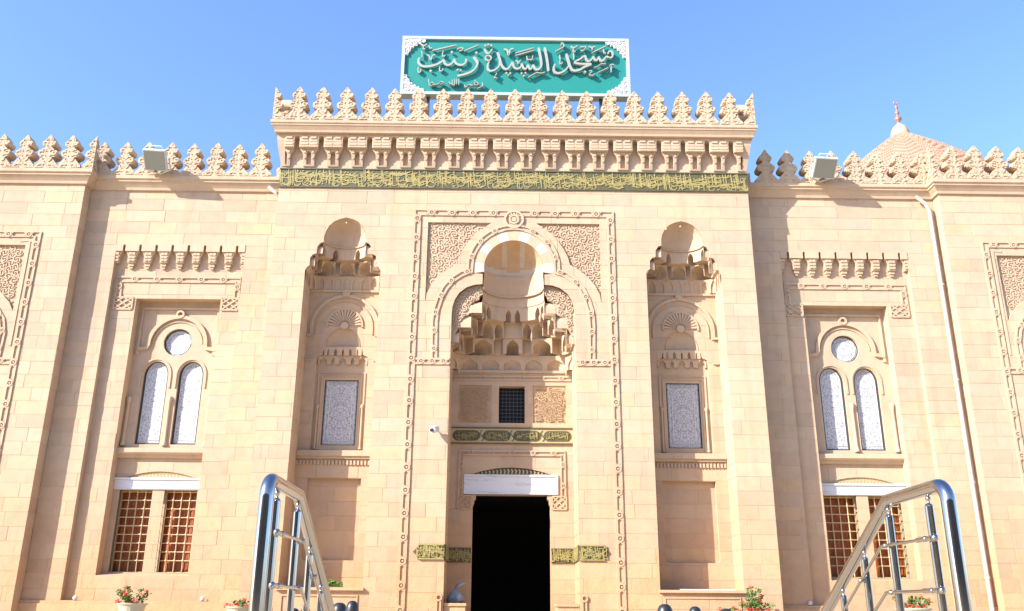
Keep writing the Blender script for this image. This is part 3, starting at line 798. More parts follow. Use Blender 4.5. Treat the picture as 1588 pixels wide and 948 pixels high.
# plain drum above the topmost cells
rows = []
for z, k in ((8.98, 1.0), (9.2, 1.0), (9.4, .985), (9.66, .98)):
    f = plan(.895*k, .80*k+.06, 2.0, 0.03); rows.append([(*f(i/40), z) for i in range(41)])
muq.grid(rows)
muq_root = muq.build('muqarnas', SMOOTH, mosque, smooth=True)
def cells(parent, CL, CU, z0, z1, n, cx=0, pat=None, mat=None, pp=.25, **k):
    # n cells along the curve; pat gives relative widths and arch shares
    pat = pat or [(1, .8)]
    seq = [pat[i % len(pat)] for i in range(n)]; tot_a = sum(b for a, b in seq); tot = sum(a for a, b in seq); t = 0
    seq_i = [0]
    for a, ah in seq:
        mb = MB(); t1 = t+a/tot
        cell(mb, CL, CU, t, t1, z0, z1, ah=ah, cx=cx, proj=(pp if ah == 0 and tot_a else 1.0), **k)
        i_ = seq_i[0]; seq_i[0] += 1
        if ah > 0 and i_+1 < n and seq[i_+1][1] > 0 and k.get('sink', 0) > .45:
            q = CU(t1); hh = (z1-z0)*.34; w_ = .032
            for (za, wa), (zb, wb) in (((z0+.06, w_), (z0-hh*.25, w_*1.15)), ((z0-hh*.25, w_*1.15), (z0-hh, .008))):
                for e in range(6):
                    a0, a1 = PI/3*e, PI/3*(e+1)
                    mb.face([(q[0]+cx+wa*math.cos(a0), q[1]+.02+wa*math.sin(a0), za), (q[0]+cx+wa*math.cos(a1), q[1]+.02+wa*math.sin(a1), za), (q[0]+cx+wb*math.cos(a1), q[1]+.02+wb*math.sin(a1), zb), (q[0]+cx+wb*math.cos(a0), q[1]+.02+wb*math.sin(a0), zb)])
        weld(mb).build('muqarnas_cell', mat or SMOOTH, parent); t = t1
def sym(h, mid): return h+[mid]+h[::-1]
cells(muq_root, curves[0], curves[1], zs[0], zs[1], 9, pat=[(1, .78)], va=.74, sink=.9)
pt_ = sym([(.55, .85), (.5, .8), (.45, 0), (.8, .86), (.35, 0)], (.75, .62)); cells(muq_root, curves[1], curves[2], zs[1], zs[2], 11, pat=pt_, va=.92, sink=1.1)
pt_ = sym([(.55, .8), (.7, .88), (.3, 0), (.62, .9), (.5, .86)], (.95, 0)); cells(muq_root, curves[2], curves[3], zs[2], zs[3], 11, pat=pt_, va=.95, sink=1.3)
pt_ = sym([(.35, .8), (.42, .85), (.42, .85), (.75, 0), (.1, 0), (.36, .84)], (.12, 0)); cells(muq_root, curves[3], curves[4], zs[3], zs[4], 13, pat=pt_, va=.86, sink=1.0, pp=1.0)
cells(muq_root, curves[4], curves[5], zs[4], 9.0, 9, pat=[(1, 0)])
# ring at the foot of the drum
mb = MB(); f = plan(.9, .8, 2.0, .05)
mb.tube([(f(i/30)[0]*.985, f(i/30)[1]-.01, 9.0) for i in range(31)], .022, 6); mb.build('ring_moulding', SMOOTH, muq_root)
# carved plates filling the lower lobes on either side of the cells
for s in (1, -1):
    po = [(.885, 9.13), (1.15, 9.1), (1.38, 9.03), (1.6, 8.85), (1.74, 8.62), (1.81, 8.4), (1.82, 7.35), (1.74, 7.36), (1.7, 7.62), (1.58, 7.8), (1.55, 8.0), (1.42, 8.16), (1.3, 8.22), (1.28, 8.5), (1.15, 8.62), (1.02, 8.68), (.98, 8.8), (.885, 8.86)]
    if s < 0: po = mirror(po)
    mb = MB(); mb.region(po, [], .16, .95); pl = mb.build('carved_plate', SMOOTH, mosque)
    mb = MB(); arabesque(mb, po, .16, .21, 33+s, .03, .16); mb.build('scrollwork', SMOOTH, pl, kind='stuff')
    # side web between plate and recess
    mb = MB(); mb.box(*sorted((s*1.80, s*1.95)), .02, 1.6, 6.8, 9.2); mb.build('jamb_web', SMOOTH, mosque)

# ---- inner walls of the portal recess
PD = 1.5
doorp = [(-1.13, -1.2), (-1.13, 2.82), (-1.09, 2.9), (-1.09, 2.98), (-1.04, 3.02), (-1.04, 3.14), (1.04, 3.14), (1.04, 3.02), (1.09, 2.98), (1.09, 2.9), (1.13, 2.82), (1.13, -1.2)]
winp = rect(-.40, .38, 5.25, 6.38)
pnl = [rect(-1.62, -.62, 5.25, 6.4), rect(.62, 1.62, 5.25, 6.4)]
lintp = rect(-1.40, 1.36, 3.145, 3.72)
lunette = [(-1.15, 3.73)]+[(x/10, 3.73+.19*(1-(x/11.5)**2)) for x in range(-10, 11)]+[(1.15, 3.73)]
stone_wall('portal_back_wall', -1.83, 1.83, -1.0, 6.86, [doorp, winp, *pnl, lintp, lunette], front(PD), 9, thick=.35)
for s in (1, -1):
    stone_wall('portal_jamb', .03, PD, -1.0, 6.86, [], face_neg(1.81) if s > 0 else face_pos(-1.81), 12+s, thick=.14)
mb = MB()
knot_frame(mb, [(-1.78, 6.62), (1.78, 6.62)], PD, .16, .55, .03)
mb.box(-1.82, 1.82, PD-.05, PD, 6.78, 6.86); mb.build('string_course', SMOOTH, mosque)
for p in pnl:
    (xa, za), (xb, _), (_, zb), _ = p
    mb = MB(); mb.region(p, [], PD+.04, PD+.08)
    for a, b in zip(p, p[1:]+p[:1]): mb.face([(a[0], PD+.031, a[1]), (b[0], PD+.031, b[1]), (b[0], PD+.05, b[1]), (a[0], PD+.05, a[1])])
    c = mb.build('carved_panel', ROSE, mosque)
    mb = MB(); arabesque(mb, rect(xa+.05, xb-.05, za+.05, zb-.05), PD+.04, .17, int(xa*10), .045, .15); mb.build('scrollwork', ROSE, c, kind='stuff')
# small barred window over the band
mb = MB(); y1 = PD+.28
for a, b in (((-.40, 5.25), (-.40, 6.38)), ((-.40, 6.38), (.38, 6.38)), ((.38, 6.38), (.38, 5.25)), ((.38, 5.25), (-.40, 5.25))):
    mb.face([(a[0], PD+.031, a[1]), (b[0], PD+.031, b[1]), (b[0], y1, b[1]), (a[0], y1, a[1])])
wn = mb.build('window', SMOOTH, mosque)
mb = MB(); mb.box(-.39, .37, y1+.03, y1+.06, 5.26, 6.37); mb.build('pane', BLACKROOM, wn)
for i in range(1, 7): mb = MB(); x = -.40+.78*i/7; mb.box(x-.012, x+.012, y1-.03, y1, 5.26, 6.37); mb.build('bar', DARK, wn)
for i in range(1, 10): mb = MB(); z = 5.25+1.13*i/10; mb.box(-.39, .37, y1-.045, y1-.032, z-.012, z+.012); mb.build('bar', DARK, wn)
# inscription band with four cartouches
mb = MB(); mb.box(-1.81, 1.81, PD-.03, PD+.01, 4.62, 5.10); ib = mb.build('inscription_band', OLDGOLD, mosque)
for i in range(4):
    cx = -1.345+.9*i-.005; hw, hz = .41, .155
    q = arc(cx+hw-hz, 4.86, hz, -90, 90, 8)+arc(cx-hw+hz, 4.86, hz, 90, 270, 8)
    mb = MB(); mb.region(q, [], PD-.045, PD-.03); ca = mb.build('cartouche', GREENBED, ib)
    mb = MB(); script_band(mb, cx-hw+.07, cx+hw-.07, 4.72, 5.0, PD-.045, 60+i, .018, 1.2); mb.build('lettering', GOLD, ca, kind='stuff')
mb = MB()
for z in (4.63, 5.09): mb.box(-1.81, 1.81, PD-.06, PD-.03, z-.018, z+.018)
for i in range(5):
    x = -1.79+.9*i
    if -1.7 < x < 1.7: mb.ribbon([(x, 4.7), (x+.06, 4.78), (x, 4.86), (x-.06, 4.94), (x, 5.02)], .03, PD-.045, PD-.02)
mb.build('border', GREENBED, ib)
# knotted frame round the lintel, lattice feet, lunette, lintel
mb = MB()
knot_frame(mb, [(-1.49, 3.1), (-1.49, 4.35), (1.51, 4.35), (1.51, 3.1)], PD, .17, .62, .04)
lattice(mb, -1.57, -1.16, 2.73, 3.1, PD, 2, .035); lattice(mb, 1.18, 1.59, 2.73, 3.1, PD, 2, .035)
mb.build('lintel_frame', SMOOTH, mosque)
mb = MB(); mb.region(lunette, [], PD+.05, PD+.12)
for a, b in zip(lunette[1:], lunette[2:]): mb.face([(a[0], PD-.01, a[1]), (b[0], PD-.01, b[1]), (b[0], PD+.06, b[1]), (a[0], PD+.06, a[1])])
lu = mb.build('lunette', GREENBED, mosque)
mb = MB()
for i in range(-9, 10):
    x = i*.11; h = .17*(1-(x/1.15)**2)
    if h > .03: mb.ribbon([(x, 3.745), (x+.03, 3.74+h*.5), (x-.01, 3.73+h*.9)], .04, PD+.03, PD+.05)
mb.build('ornament', OLDGOLD, lu, kind='stuff')
mb = MB(); mb.box(-1.395, 1.355, PD-.02, PD+.3, 3.15, 3.715); li = mb.build('lintel', MARBLE, mosque)
mb = MB()
for a in ((-1.395, 1.355, 3.66, 3.715), (-1.395, 1.355, 3.15, 3.2), (-1.395, -1.33, 3.2, 3.66), (1.29, 1.355, 3.2, 3.66)): mb.box(a[0], a[1], PD-.05, PD-.021, a[2], a[3])
mb.build('lintel_border', MARBLE, li)
# doorway passage
mb = MB()
for a, b in zip(doorp, doorp[1:]): mb.face([(a[0], PD+.031, a[1]), (b[0], PD+.031, b[1]), (b[0], PD+.35, b[1]), (a[0], PD+.35, a[1])])
dw = mb.build('doorway', SMOOTH, mosque)
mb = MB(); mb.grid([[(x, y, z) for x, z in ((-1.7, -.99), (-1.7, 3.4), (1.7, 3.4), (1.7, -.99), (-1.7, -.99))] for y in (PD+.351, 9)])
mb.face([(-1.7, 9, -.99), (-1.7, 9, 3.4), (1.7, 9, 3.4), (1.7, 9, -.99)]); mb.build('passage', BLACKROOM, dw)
# stone benches inside the portal
for s in (1, -1):
    mb = MB(); mb.box(*sorted((s*1.23, s*1.80)), .1, 1.42, -1, .06); be = mb.build('bench', SMOOTH, mosque)
    mb = MB(); mb.box(*sorted((s*1.2, s*1.80)), .06, 1.44, .061, .13); mb.build('seat_slab', SMOOTH, be)
# gilded bands running into the recess
for s in (1, -1):
    q = [(1.812, 1.23), (2.5, 1.23), (2.53, 1.31), (2.58, 1.36), (2.66, 1.43), (2.58, 1.51), (2.53, 1.55), (2.5, 1.64), (1.812, 1.64)]
    mb = MB(); mb.region(q, [], -.025, .005); flip(mb, s)
    b_ = mb.build('gilded_band', OLIVE, mosque)
    mb = MB(); script_band(mb, 1.80, 2.58, 1.225, 1.645, -.025, 70+s, .02, 2.4)
    for z in (1.25, 1.62): mb.ribbon([(1.82, z), (2.5, z)], .03, -.05, -.02)
    flip(mb, s).build('lettering', GOLD, b_, kind='stuff')
    mf = lambda u, d, z: (1.81-d, u, z)
    mb = MB(); mb.region(rect(0, PD-.03, 1.23, 1.64), [], .025, 0, mf); flip(mb, s); b_ = mb.build('gilded_band', OLIVE, mosque)
    mb = MB(); script_band(mb, .03, PD-.06, 1.225, 1.645, 0, 74+s, -.02, 2.4, lambda u, d, z: (1.785-abs(d)*.9, u, z)); flip(mb, s).build('lettering', GOLD, b_, kind='stuff')
    q = rect(1.145, 1.80, 1.23, 1.64)
    mb = MB(); mb.region(q, [], PD-.03, PD+.005); flip(mb, s); b_ = mb.build('gilded_band', OLIVE, mosque)
    mb = MB(); script_band(mb, 1.13, 1.81, 1.225, 1.645, PD-.03, 78+s, .02, 2.4); flip(mb, s).build('lettering', GOLD, b_, kind='stuff')

# ================================================================== side niches
def niche(cx, seed):
    ND = .94
    for s in (1, -1):
        X = cx+s*1.12
        stone_wall('niche_jamb', .03, ND, .5, 9.3, [], face_neg(X) if s > 0 else face_pos(X), seed+s, thick=.14)
    head = [(-.77, 4.3), (.77, 4.3), (.77, 6.95), (.74, 7.1), (.6, 7.16), (.58, 7.3), (.5, 7.36), (.49, 7.5)]+arc(0, 7.45, .48, 15, 165, 12, .52)+[(-.49, 7.5), (-.5, 7.36), (-.58, 7.3), (-.6, 7.16), (-.74, 7.1), (-.77, 6.95)]
    head = [(cx+x, z) for x, z in head]
    blind = [(-.77, 1.32), (-.7, 1.24), (.7, 1.24), (.77, 1.32), (.77, 3.5), (-.77, 3.5)]; blind = [(cx+x, z) for x, z in blind]
    stone_wall('niche_back_wall', cx-1.13, cx+1.13, .42, 9.25, [head, blind], front(ND), seed+5, thick=.3)
    def edge(poly, y0, y1, name):
        mb = MB(); q = poly+[poly[0]]
        mb.grid([[(x, y0+.031, z) for x, z in q], [(x, y1, z) for x, z in q]]); return mb.build(name, SMOOTH, mosque)
    edge(head, ND, ND+.18, 'recess_edge'); edge(blind, ND, ND+.16, 'recess_edge')
    stone_wall('blind_panel', cx-.78, cx+.78, 1.22, 3.52, [], front(ND+.16), seed+8, thick=.2, rows=.41, lens=(.45, .8))
    # window in its recess
    wp = rect(cx-.5, cx+.5, 4.47, 6.42)
    mb = MB(); mb.region(rect(cx-.78, cx+.78, 4.29, 7.98), [wp], ND+.16, ND+.4); mb.build('recess_wall', SMOOTH, mosque)
    mb = MB()
    for a, b in ((.56, .60), (.66, .71)):
        q = [(cx-a-.02, 4.34), (cx-a-.02, 6.47+(a-.5)), (cx+a+.02, 6.47+(a-.5)), (cx+a+.02, 4.34)]
        mb.ribbon(q, .05, ND+.13, ND+.17)
    for s in (1, -1): mb.lathe([(.035, 0), (.05, .02), (.035, .06), (.032, 1.2), (.05, 1.24), (.055, 1.3), (.03, 1.34)], (cx+s*.66, ND+.12, 4.34), 10)
    mb.build('window_surround', SMOOTH, mosque)
    mb = MB(); mb.region(rect(cx-.5, cx+.5, 4.46, 6.43), [rect(cx-.465, cx+.465, 4.495, 6.395)], ND+.19, ND+.26); wn = mb.build('window', DARK, mosque)
    mb = MB(); mb.box(cx-.47, cx+.47, ND+.215, ND+.25, 4.49, 6.40); mb.build('pane', PANE, wn, origin=(cx, ND+.2, 5.4))
    mb = MB(); q = [(-.33, 4.62), (-.33, 5.9)]+arc(0, 5.9, .33, 180, 0, 12, .36)+[(.33, 4.62), (-.33, 4.62)]
    mb.ribbon([(cx+x, z) for x, z in q], .025, ND+.2, ND+.22)
    q = rect(-.42, .42, 4.55, 6.34); mb.ribbon([(cx+x, z) for x, z in q+[q[0]]], .02, ND+.2, ND+.22); mb.build('tracery', WHITE, wn, kind='stuff')
    # small stalactites and half dome over the window
    mq = MB(); rows = []
    for j in range(9):
        t = j/8; rr = math.cos(t*PI/2)**.8
        rows.append([(cx+.49*rr*math.cos(PI*i/16), ND-.02+.19*rr*math.sin(PI*i/16), 7.40+.57*math.sin(t*PI/2)) for i in range(17)])
    mq.grid(rows); mroot = mq.build('small_muqarnas', SMOOTH, mosque, smooth=True)
    def lp(a, y): return line_plan(-a, a, y)
    cells(mroot, lp(.77, ND+.16), lp(.74, ND+.07), 6.88, 7.14, 5, cx, [(1, .62), (.8, .4)], va=.85, sink=.1)
    cells(mroot, lp(.66, ND+.09), lp(.56, ND+.0), 7.14, 7.4, 5, cx, [(1.2, .2), (.9, .5)], va=.8, sink=.3)
    # shell, arch mouldings and square frame
    mb = MB()
    for i in range(15):
        a = R(6+168*i/14); mb.ribbon([(cx+.15*math.cos(a), 8.06+.15*math.sin(a)), (cx+.5*math.cos(a), 8.06+.5*math.sin(a))], [.02, .07], ND-.05, ND+.01)
    mb.ribbon(arc(cx, 8.06, .53, -5, 185, 24), .05, ND-.045, ND+.01)
    mb.region(arc(cx, 8.06, .12, 0, 340, 17), [], ND-.05, ND)
    mb.build('shell_fan', SMOOTH, mosque)
    mb = MB(); q = [(cx+.98, 7.78)]+arc(cx, 8.02, .98, 0, 180, 30)+[(cx-.98, 7.78)]
    mb.ribbon(q, .09, ND-.06, ND+.01); mb.ribbon([(x*.86+cx*.14, (z-7.78)*.86+7.78) for x, z in q], .03, ND-.035, ND+.01)
    mb.ribbon([(cx-1.1, 7.78), (cx+1.1, 7.78)], .06, ND-.05, ND+.01) if False else None
    for s in (1, -1):
        mb.ribbon([(cx+s*.93, 7.76), (cx+s*1.11, 7.76)], .07, ND-.07, ND+.01)
        mb.ribbon([(cx+s*.93, 6.98), (cx+s*1.11, 6.98)], .05, ND-.06, ND+.01)
    mb.ribbon(arc(cx, 9.08, .09, 0, 360, 14), .05, ND-.09, ND); mb.region(arc(cx, 9.08, .06, 0, 340, 12), [], ND-.08, ND)
    mb.ribbon([(cx-1.11, 9.16), (cx+1.11, 9.16)], .07, ND-.06, ND+.01)
    mb.build('arch_moulding', SMOOTH, mosque)
    # sill string with dentils, ledge
    mb = MB(); mb.box(cx-1.11, cx+1.11, ND-.13, ND, 4.12, 4.28); mb.box(cx-1.11, cx+1.11, ND-.08, ND, 4.05, 4.12); dn = mb.build('sill_course', SMOOTH, mosque)
    mb = MB()
    for i in range(22): x = cx-1.09+2.16*i/21; mb.box(x-.028, x+.028, ND-.05, ND, 3.88, 4.0)
    mb.build('dentils', SMOOTH, dn, kind='stuff')
    mb = MB(); mb.box(cx-1.16, cx+1.16, -.09, ND, .43, .5); lg = mb.build('ledge', SMOOTH, mosque)
    mb = MB(); mb.ribbon([(cx-1.0, -.9), (cx-1.0, .3), (cx+1.0, .3), (cx+1.0, -.9)], .05, -.025, .01); mb.build('ledge_panel', SMOOTH, lg)
    # large stalactites and half dome of the niche
    C = [plan(1.12, .86, 9, .07), plan(1.095, .83, 7, .06), plan(.86, .66, 3.0, .05), plan(.645, .52, 2.0, .03)]
    mq = MB(); rows = []
    for j in range(13):
        t = j/12; k = math.cos(t*PI/2)**.85
        f = plan(.632*max(k, .002), .52*max(k, .002), 2.0, .02); rows.append([(f(i/28)[0]+cx, f(i/28)[1], 10.40+.80*math.sin(t*PI/2)) for i in range(29)])
    mq.grid(rows)
    mroot = mq.build('muqarnas', SMOOTH, mosque, smooth=True)
    cells(mroot, C[0], C[1], 9.2, 9.64, 13, cx, [(1, .84)], va=.9, sink=.3)
    cells(mroot, C[1], C[2], 9.64, 10.04, 9, cx, sym([(.6, .85), (.5, 0), (1.0, .92), (.25, 0)], (.1, 0)) if False else [(.6, .85), (.45, 0), (.9, .93), (.3, 0), (.9, .93), (.3, 0), (.9, .93), (.45, 0), (.6, .85)], va=.95, sink=.8)
    cells(mroot, C[2], C[3], 10.04, 10.42, 9, cx, [(.5, .8), (.45, 0), (.42, .85), (.6, 0), (.42, .0), (.6, 0), (.42, .85), (.45, 0), (.5, .8)] if False else [(.5, .8), (.45, 0), (.62, .6), (.3, 0), (.3, 0), (.3, 0), (.62, .6), (.45, 0), (.5, .8)], va=.84, sink=.9, pp=1.0)
    mb = MB(); f = plan(.63, .51, 2.0, .02); mb.tube([(f(i/24)[0]*.985+cx, f(i/24)[1]-.01, 10.42) for i in range(25)], .02, 6); mb.build('ring_moulding', SMOOTH, mroot)
    # soffit of the stepped opening, and the arch stones round it
    h = niche_poly(cx); i0 = [i for i, p in enumerate(h) if p[1] > 9.2]; q = [h[i] for i in i0]
    mb = MB(); mb.grid([[(x, .031, z) for x, z in q], [(x, .6, z) for x, z in q]]); mb.build('arch_soffit', SMOOTH, mosque)
    mb = MB(); mb.ball((cx, .1, 11.08), .035); mb.build('lamp_hook', PIPE, mroot)
niche(NCX, 100); niche(-NCX, 140)

# ================================================================== inscription, stalactite cornice, battlement of the block
mb = MB(); mb.box(-BW-.01, BW+.01, -.02, .3, 12.2, 12.84)
mb.v = [p for p in mb.v]; band = mb.build('inscription_band', GREENBED, mosque)
def smart_panels(parent):
    nP = 6; wP = 2*BW/nP
    for i in range(nP):
        mb = MB(); script_band(mb, -BW+wP*i-.02, -BW+wP*(i+1)+.02, 12.2, 12.83, -.02, 200+i, .012, 2.1)
        mb.build('lettering', GOLD, parent, kind='stuff')
smart_panels(band)
mb = MB()
for z in (12.215, 12.825): mb.box(-BW-.02, BW+.02, -.045, -.02, z-.018, z+.018)
mb.build('border', GREENBED, band)
mb = MB(); mb.box(-BW-.02, BW+.02, -.01, .9, 12.84, 13.9); cor = mb.build('bracket_course', SMOOTH, mosque)
PER = .7475
def bracket_mesh():
    mb = MB(); h = PER/2
    # upper slab: one tall round-headed slot; lower slab: a wide shouldered hollow and half a narrow arch at either side
    slot = [(-.085, 13.40), (-.085, 13.74)]+arc(0, 13.74, .085, 180, 0, 8, .1)[1:]+[(.085, 13.40)]
    mb.region(rect(-h, h, 13.45, 13.895), [slot], -.27, -.02)
    hol = [(-.20, 12.80), (-.20, 13.22), (-.17, 13.33), (-.11, 13.41), (-.085, 13.47), (.085, 13.47), (.11, 13.41), (.17, 13.33), (.20, 13.22), (.20, 12.80)]
    n1 = [(h-.075, 12.95), (h-.075, 13.26)]+arc(h, 13.26, .075, 180, 0, 8, .11)[1:]+[(h+.075, 12.95)]
    n0 = [(x-PER, z) for x, z in n1]
    k = lambda u, y, z: (u, y*(.32+.68*max(0, min(1, (z-12.9)/.4))**.8) if y < -.1 else y, z)
    T_ = MB(); T_.region(rect(-h, h, 12.9, 13.448), [hol, n0, n1], -.165, -.02, k)
    mb.v_off = 0
    o = len(mb.v); mb.v += T_.v; mb.f += [tuple(o+i for i in f) for f in T_.f]; mb.mi += T_.mi
    for s in (1, -1):       # carved blocks between the slots
        x0, x1 = sorted((s*.12, s*(h-.015)))
        mb.box(x0, x1, -.285, -.26, 13.53, 13.60); mb.box(x0, x1, -.282, -.26, 13.64, 13.70); mb.box(x0+.03, x1-.03, -.30, -.26, 13.74, 13.80); mb.box(x0, x1, -.284, -.26, 13.455, 13.49)
        x0, x1 = sorted((s*.215, s*(h-.09))); mb.box(x0, x1, -.19, -.12, 13.30, 13.40); mb.box(x0+.01, x1-.01, -.15, -.08, 13.12, 13.17)
    return weld(mb)
bm = bracket_mesh()
first = None
for k in range(-9, 10):
    x = k*PER
    if first is None:
        first = bm.build('bracket', SMOOTH, cor); first.location.x = x
    else:
        o = bpy.data.objects.new('bracket', first.data); COL.objects.link(o); o.location.x = x; attach(o, cor)
for s in (1, -1):
    mb = MB(); q = [(-.02, 12.9), (.0, 12.91), (.03, 13.1), (.07, 13.3), (.1, 13.44), (.11, 13.5), (.13, 13.7), (.15, 13.89)]
    dy = lambda z: -.03-min(.23, max(0, (z-12.9))*.27)
    mb.grid([[(s*(BW+o), y if y > 0 else dy(z), z) for o, z in q] for y in (-1, .84)])
    mb.grid([[(s*(BW+o), dy(z), z) for o, z in q], [(s*(BW-.12), dy(z), z) for o, z in q]])
    mb.build('cornice_return', SMOOTH, cor)
def cornice(mb, path, z0, z1, o):
    h = z1-z0
    plan_sweep(mb, path, [(0, z0), (o*.25, z0+.02*h), (o*.32, z0+.2*h), (o*.62, z0+.45*h), (o*.66, z0+.52*h), (o*.8, z0+.55*h), (o*.82, z0+.68*h), (o*.95, z0+.72*h), (o, z0+.75*h), (o, z1), (-.6, z1), (-.6, z0), (0, z0)])
mb = MB(); cornice(mb, [(-BW-.16, 3.0), (-BW-.16, -.34), (BW+.16, -.34), (BW+.16, 3.0)], 13.9, 14.27, .17); mb.build('cornice', SMOOTH, mosque)

# ---- leaf battlements
HALF = [(.373, 0), (.373, .085), (.345, .11), (.285, .165), (.215, .24), (.165, .288), (.135, .312), (.15, .335), (.21, .345), (.265, .375), (.292, .425), (.292, .475), (.265, .52), (.21, .545), (.15, .575), (.11, .605), (.095, .635), (.115, .655), (.165, .66), (.2, .69), (.212, .735), (.2, .78), (.16, .815), (.12, .84), (.1, .87), (.072, .92), (.038, .96), (0, 1.0)]
def merlon_mesh(H=1.165, W=1.0, T=.36, sides=(1, 1)):
    mb = MB()
    L = [(-x*W if sides[0] else 0, z*H) for x, z in reversed(HALF)][:] if sides[0] else [(0, H), (0, 0)]
    Rr = [(x*W, z*H) for x, z in HALF] if sides[1] else [(0, 0), (0, H)]
    poly = (L[:-0] if False else L)+Rr
    out = []
    for p in poly:
        if not out or (abs(out[-1][0]-p[0])+abs(out[-1][1]-p[1]) > 1e-6): out.append(p)
    if abs(out[0][0]-out[-1][0])+abs(out[0][1]-out[-1][1]) < 1e-6: out.pop()
    mb.region(out, [], -T/2, T/2, keep_back=True)
    r = random.Random(5)
    for s in ([-1] if sides[0] else [])+([1] if sides[1] else []):
        # carved leaf veins and curls on the face
        for pts, wd in (([(.06, .1), (.16, .12), (.26, .05)], .04), ([(.06, .2), (.12, .24), (.14, .3)], .03), ([(.05, .36), (.13, .40), (.2, .40), (.25, .45), (.2, .5), (.14, .48)], .04), ([(.05, .5), (.1, .55), (.18, .55)], .035), ([(.05, .66), (.11, .70), (.16, .7), (.17, .75), (.12, .77)], .035), ([(.04, .84), (.09, .86), (.1, .82)], .03), ([(.1, .03), (.2, .03), (.33, .03)], .03)):
            mb.ribbon([(s*x*W, z*H) for x, z in smoothpath(pts, 3)], wd, -T/2-.02, -T/2)
    return weld(mb)
MER = merlon_mesh(); MER_ME = None
def merlon(x, y, z, rot=0.0):
    global MER_ME
    if MER_ME is None:
        o = MER.build('merlon', CARVED, mosque); MER_ME = o.data
    else:
        o = bpy.data.objects.new('merlon', MER_ME); COL.objects.link(o); attach(o, mosque)
    o.location = (x, y, z); o.rotation_euler = (rnd.uniform(-.012, .012), rnd.uniform(-.012, .012), rot+rnd.uniform(-.035, .035)); k = rnd.uniform(.98, 1.02); o.scale = (k, 1, rnd.uniform(.985, 1.02))
    return o
CORN = {}
def corner_merlon(x, y, z, s):
    # two half leaves folded round a corner; s = +1: the corner is on the right of its front
    if s not in CORN:
        a = merlon_mesh(sides=(1, 0) if s > 0 else (0, 1)); b = merlon_mesh(sides=(0, 1) if s > 0 else (1, 0))
        m = MB(); T = .36
        dep = lambda p: (0 if p[1] < T/2-.01 else min(T, max(.012, abs(p[0]))))
        for p in a.v: m.v.append((p[0], p[1]+T/2 if p[1] < T/2-.01 else dep(p), p[2]))
        m.f += a.f; m.mi += a.mi; k = len(m.v)
        for p in b.v:       # turned by 90 degrees so that it runs back along the side
            q = p[1]+T/2 if p[1] < T/2-.01 else dep(p)
            m.v.append((.004-q if s > 0 else q-.004, abs(p[0])+.002, p[2]))
        m.f += [tuple(k+i for i in f) for f in b.f]; m.mi += b.mi
        CORN[s] = m.build('corner_merlon', CARVED, mosque); o = CORN[s]
    else:
        o = bpy.data.objects.new('corner_merlon', CORN[s].data); COL.objects.link(o); attach(o, mosque)
    o.location = (x, y, z); return o
for k in range(-9, 10): merlon(k*PER, -.33, 14.27)
corner_merlon(7.49, -.48, 14.27, 1); corner_merlon(-7.49, -.48, 14.27, -1)
for s in (1, -1):
    for k in range(1, 4): merlon(s*7.34, -.48+k*PER, 14.27, s*PI/2)
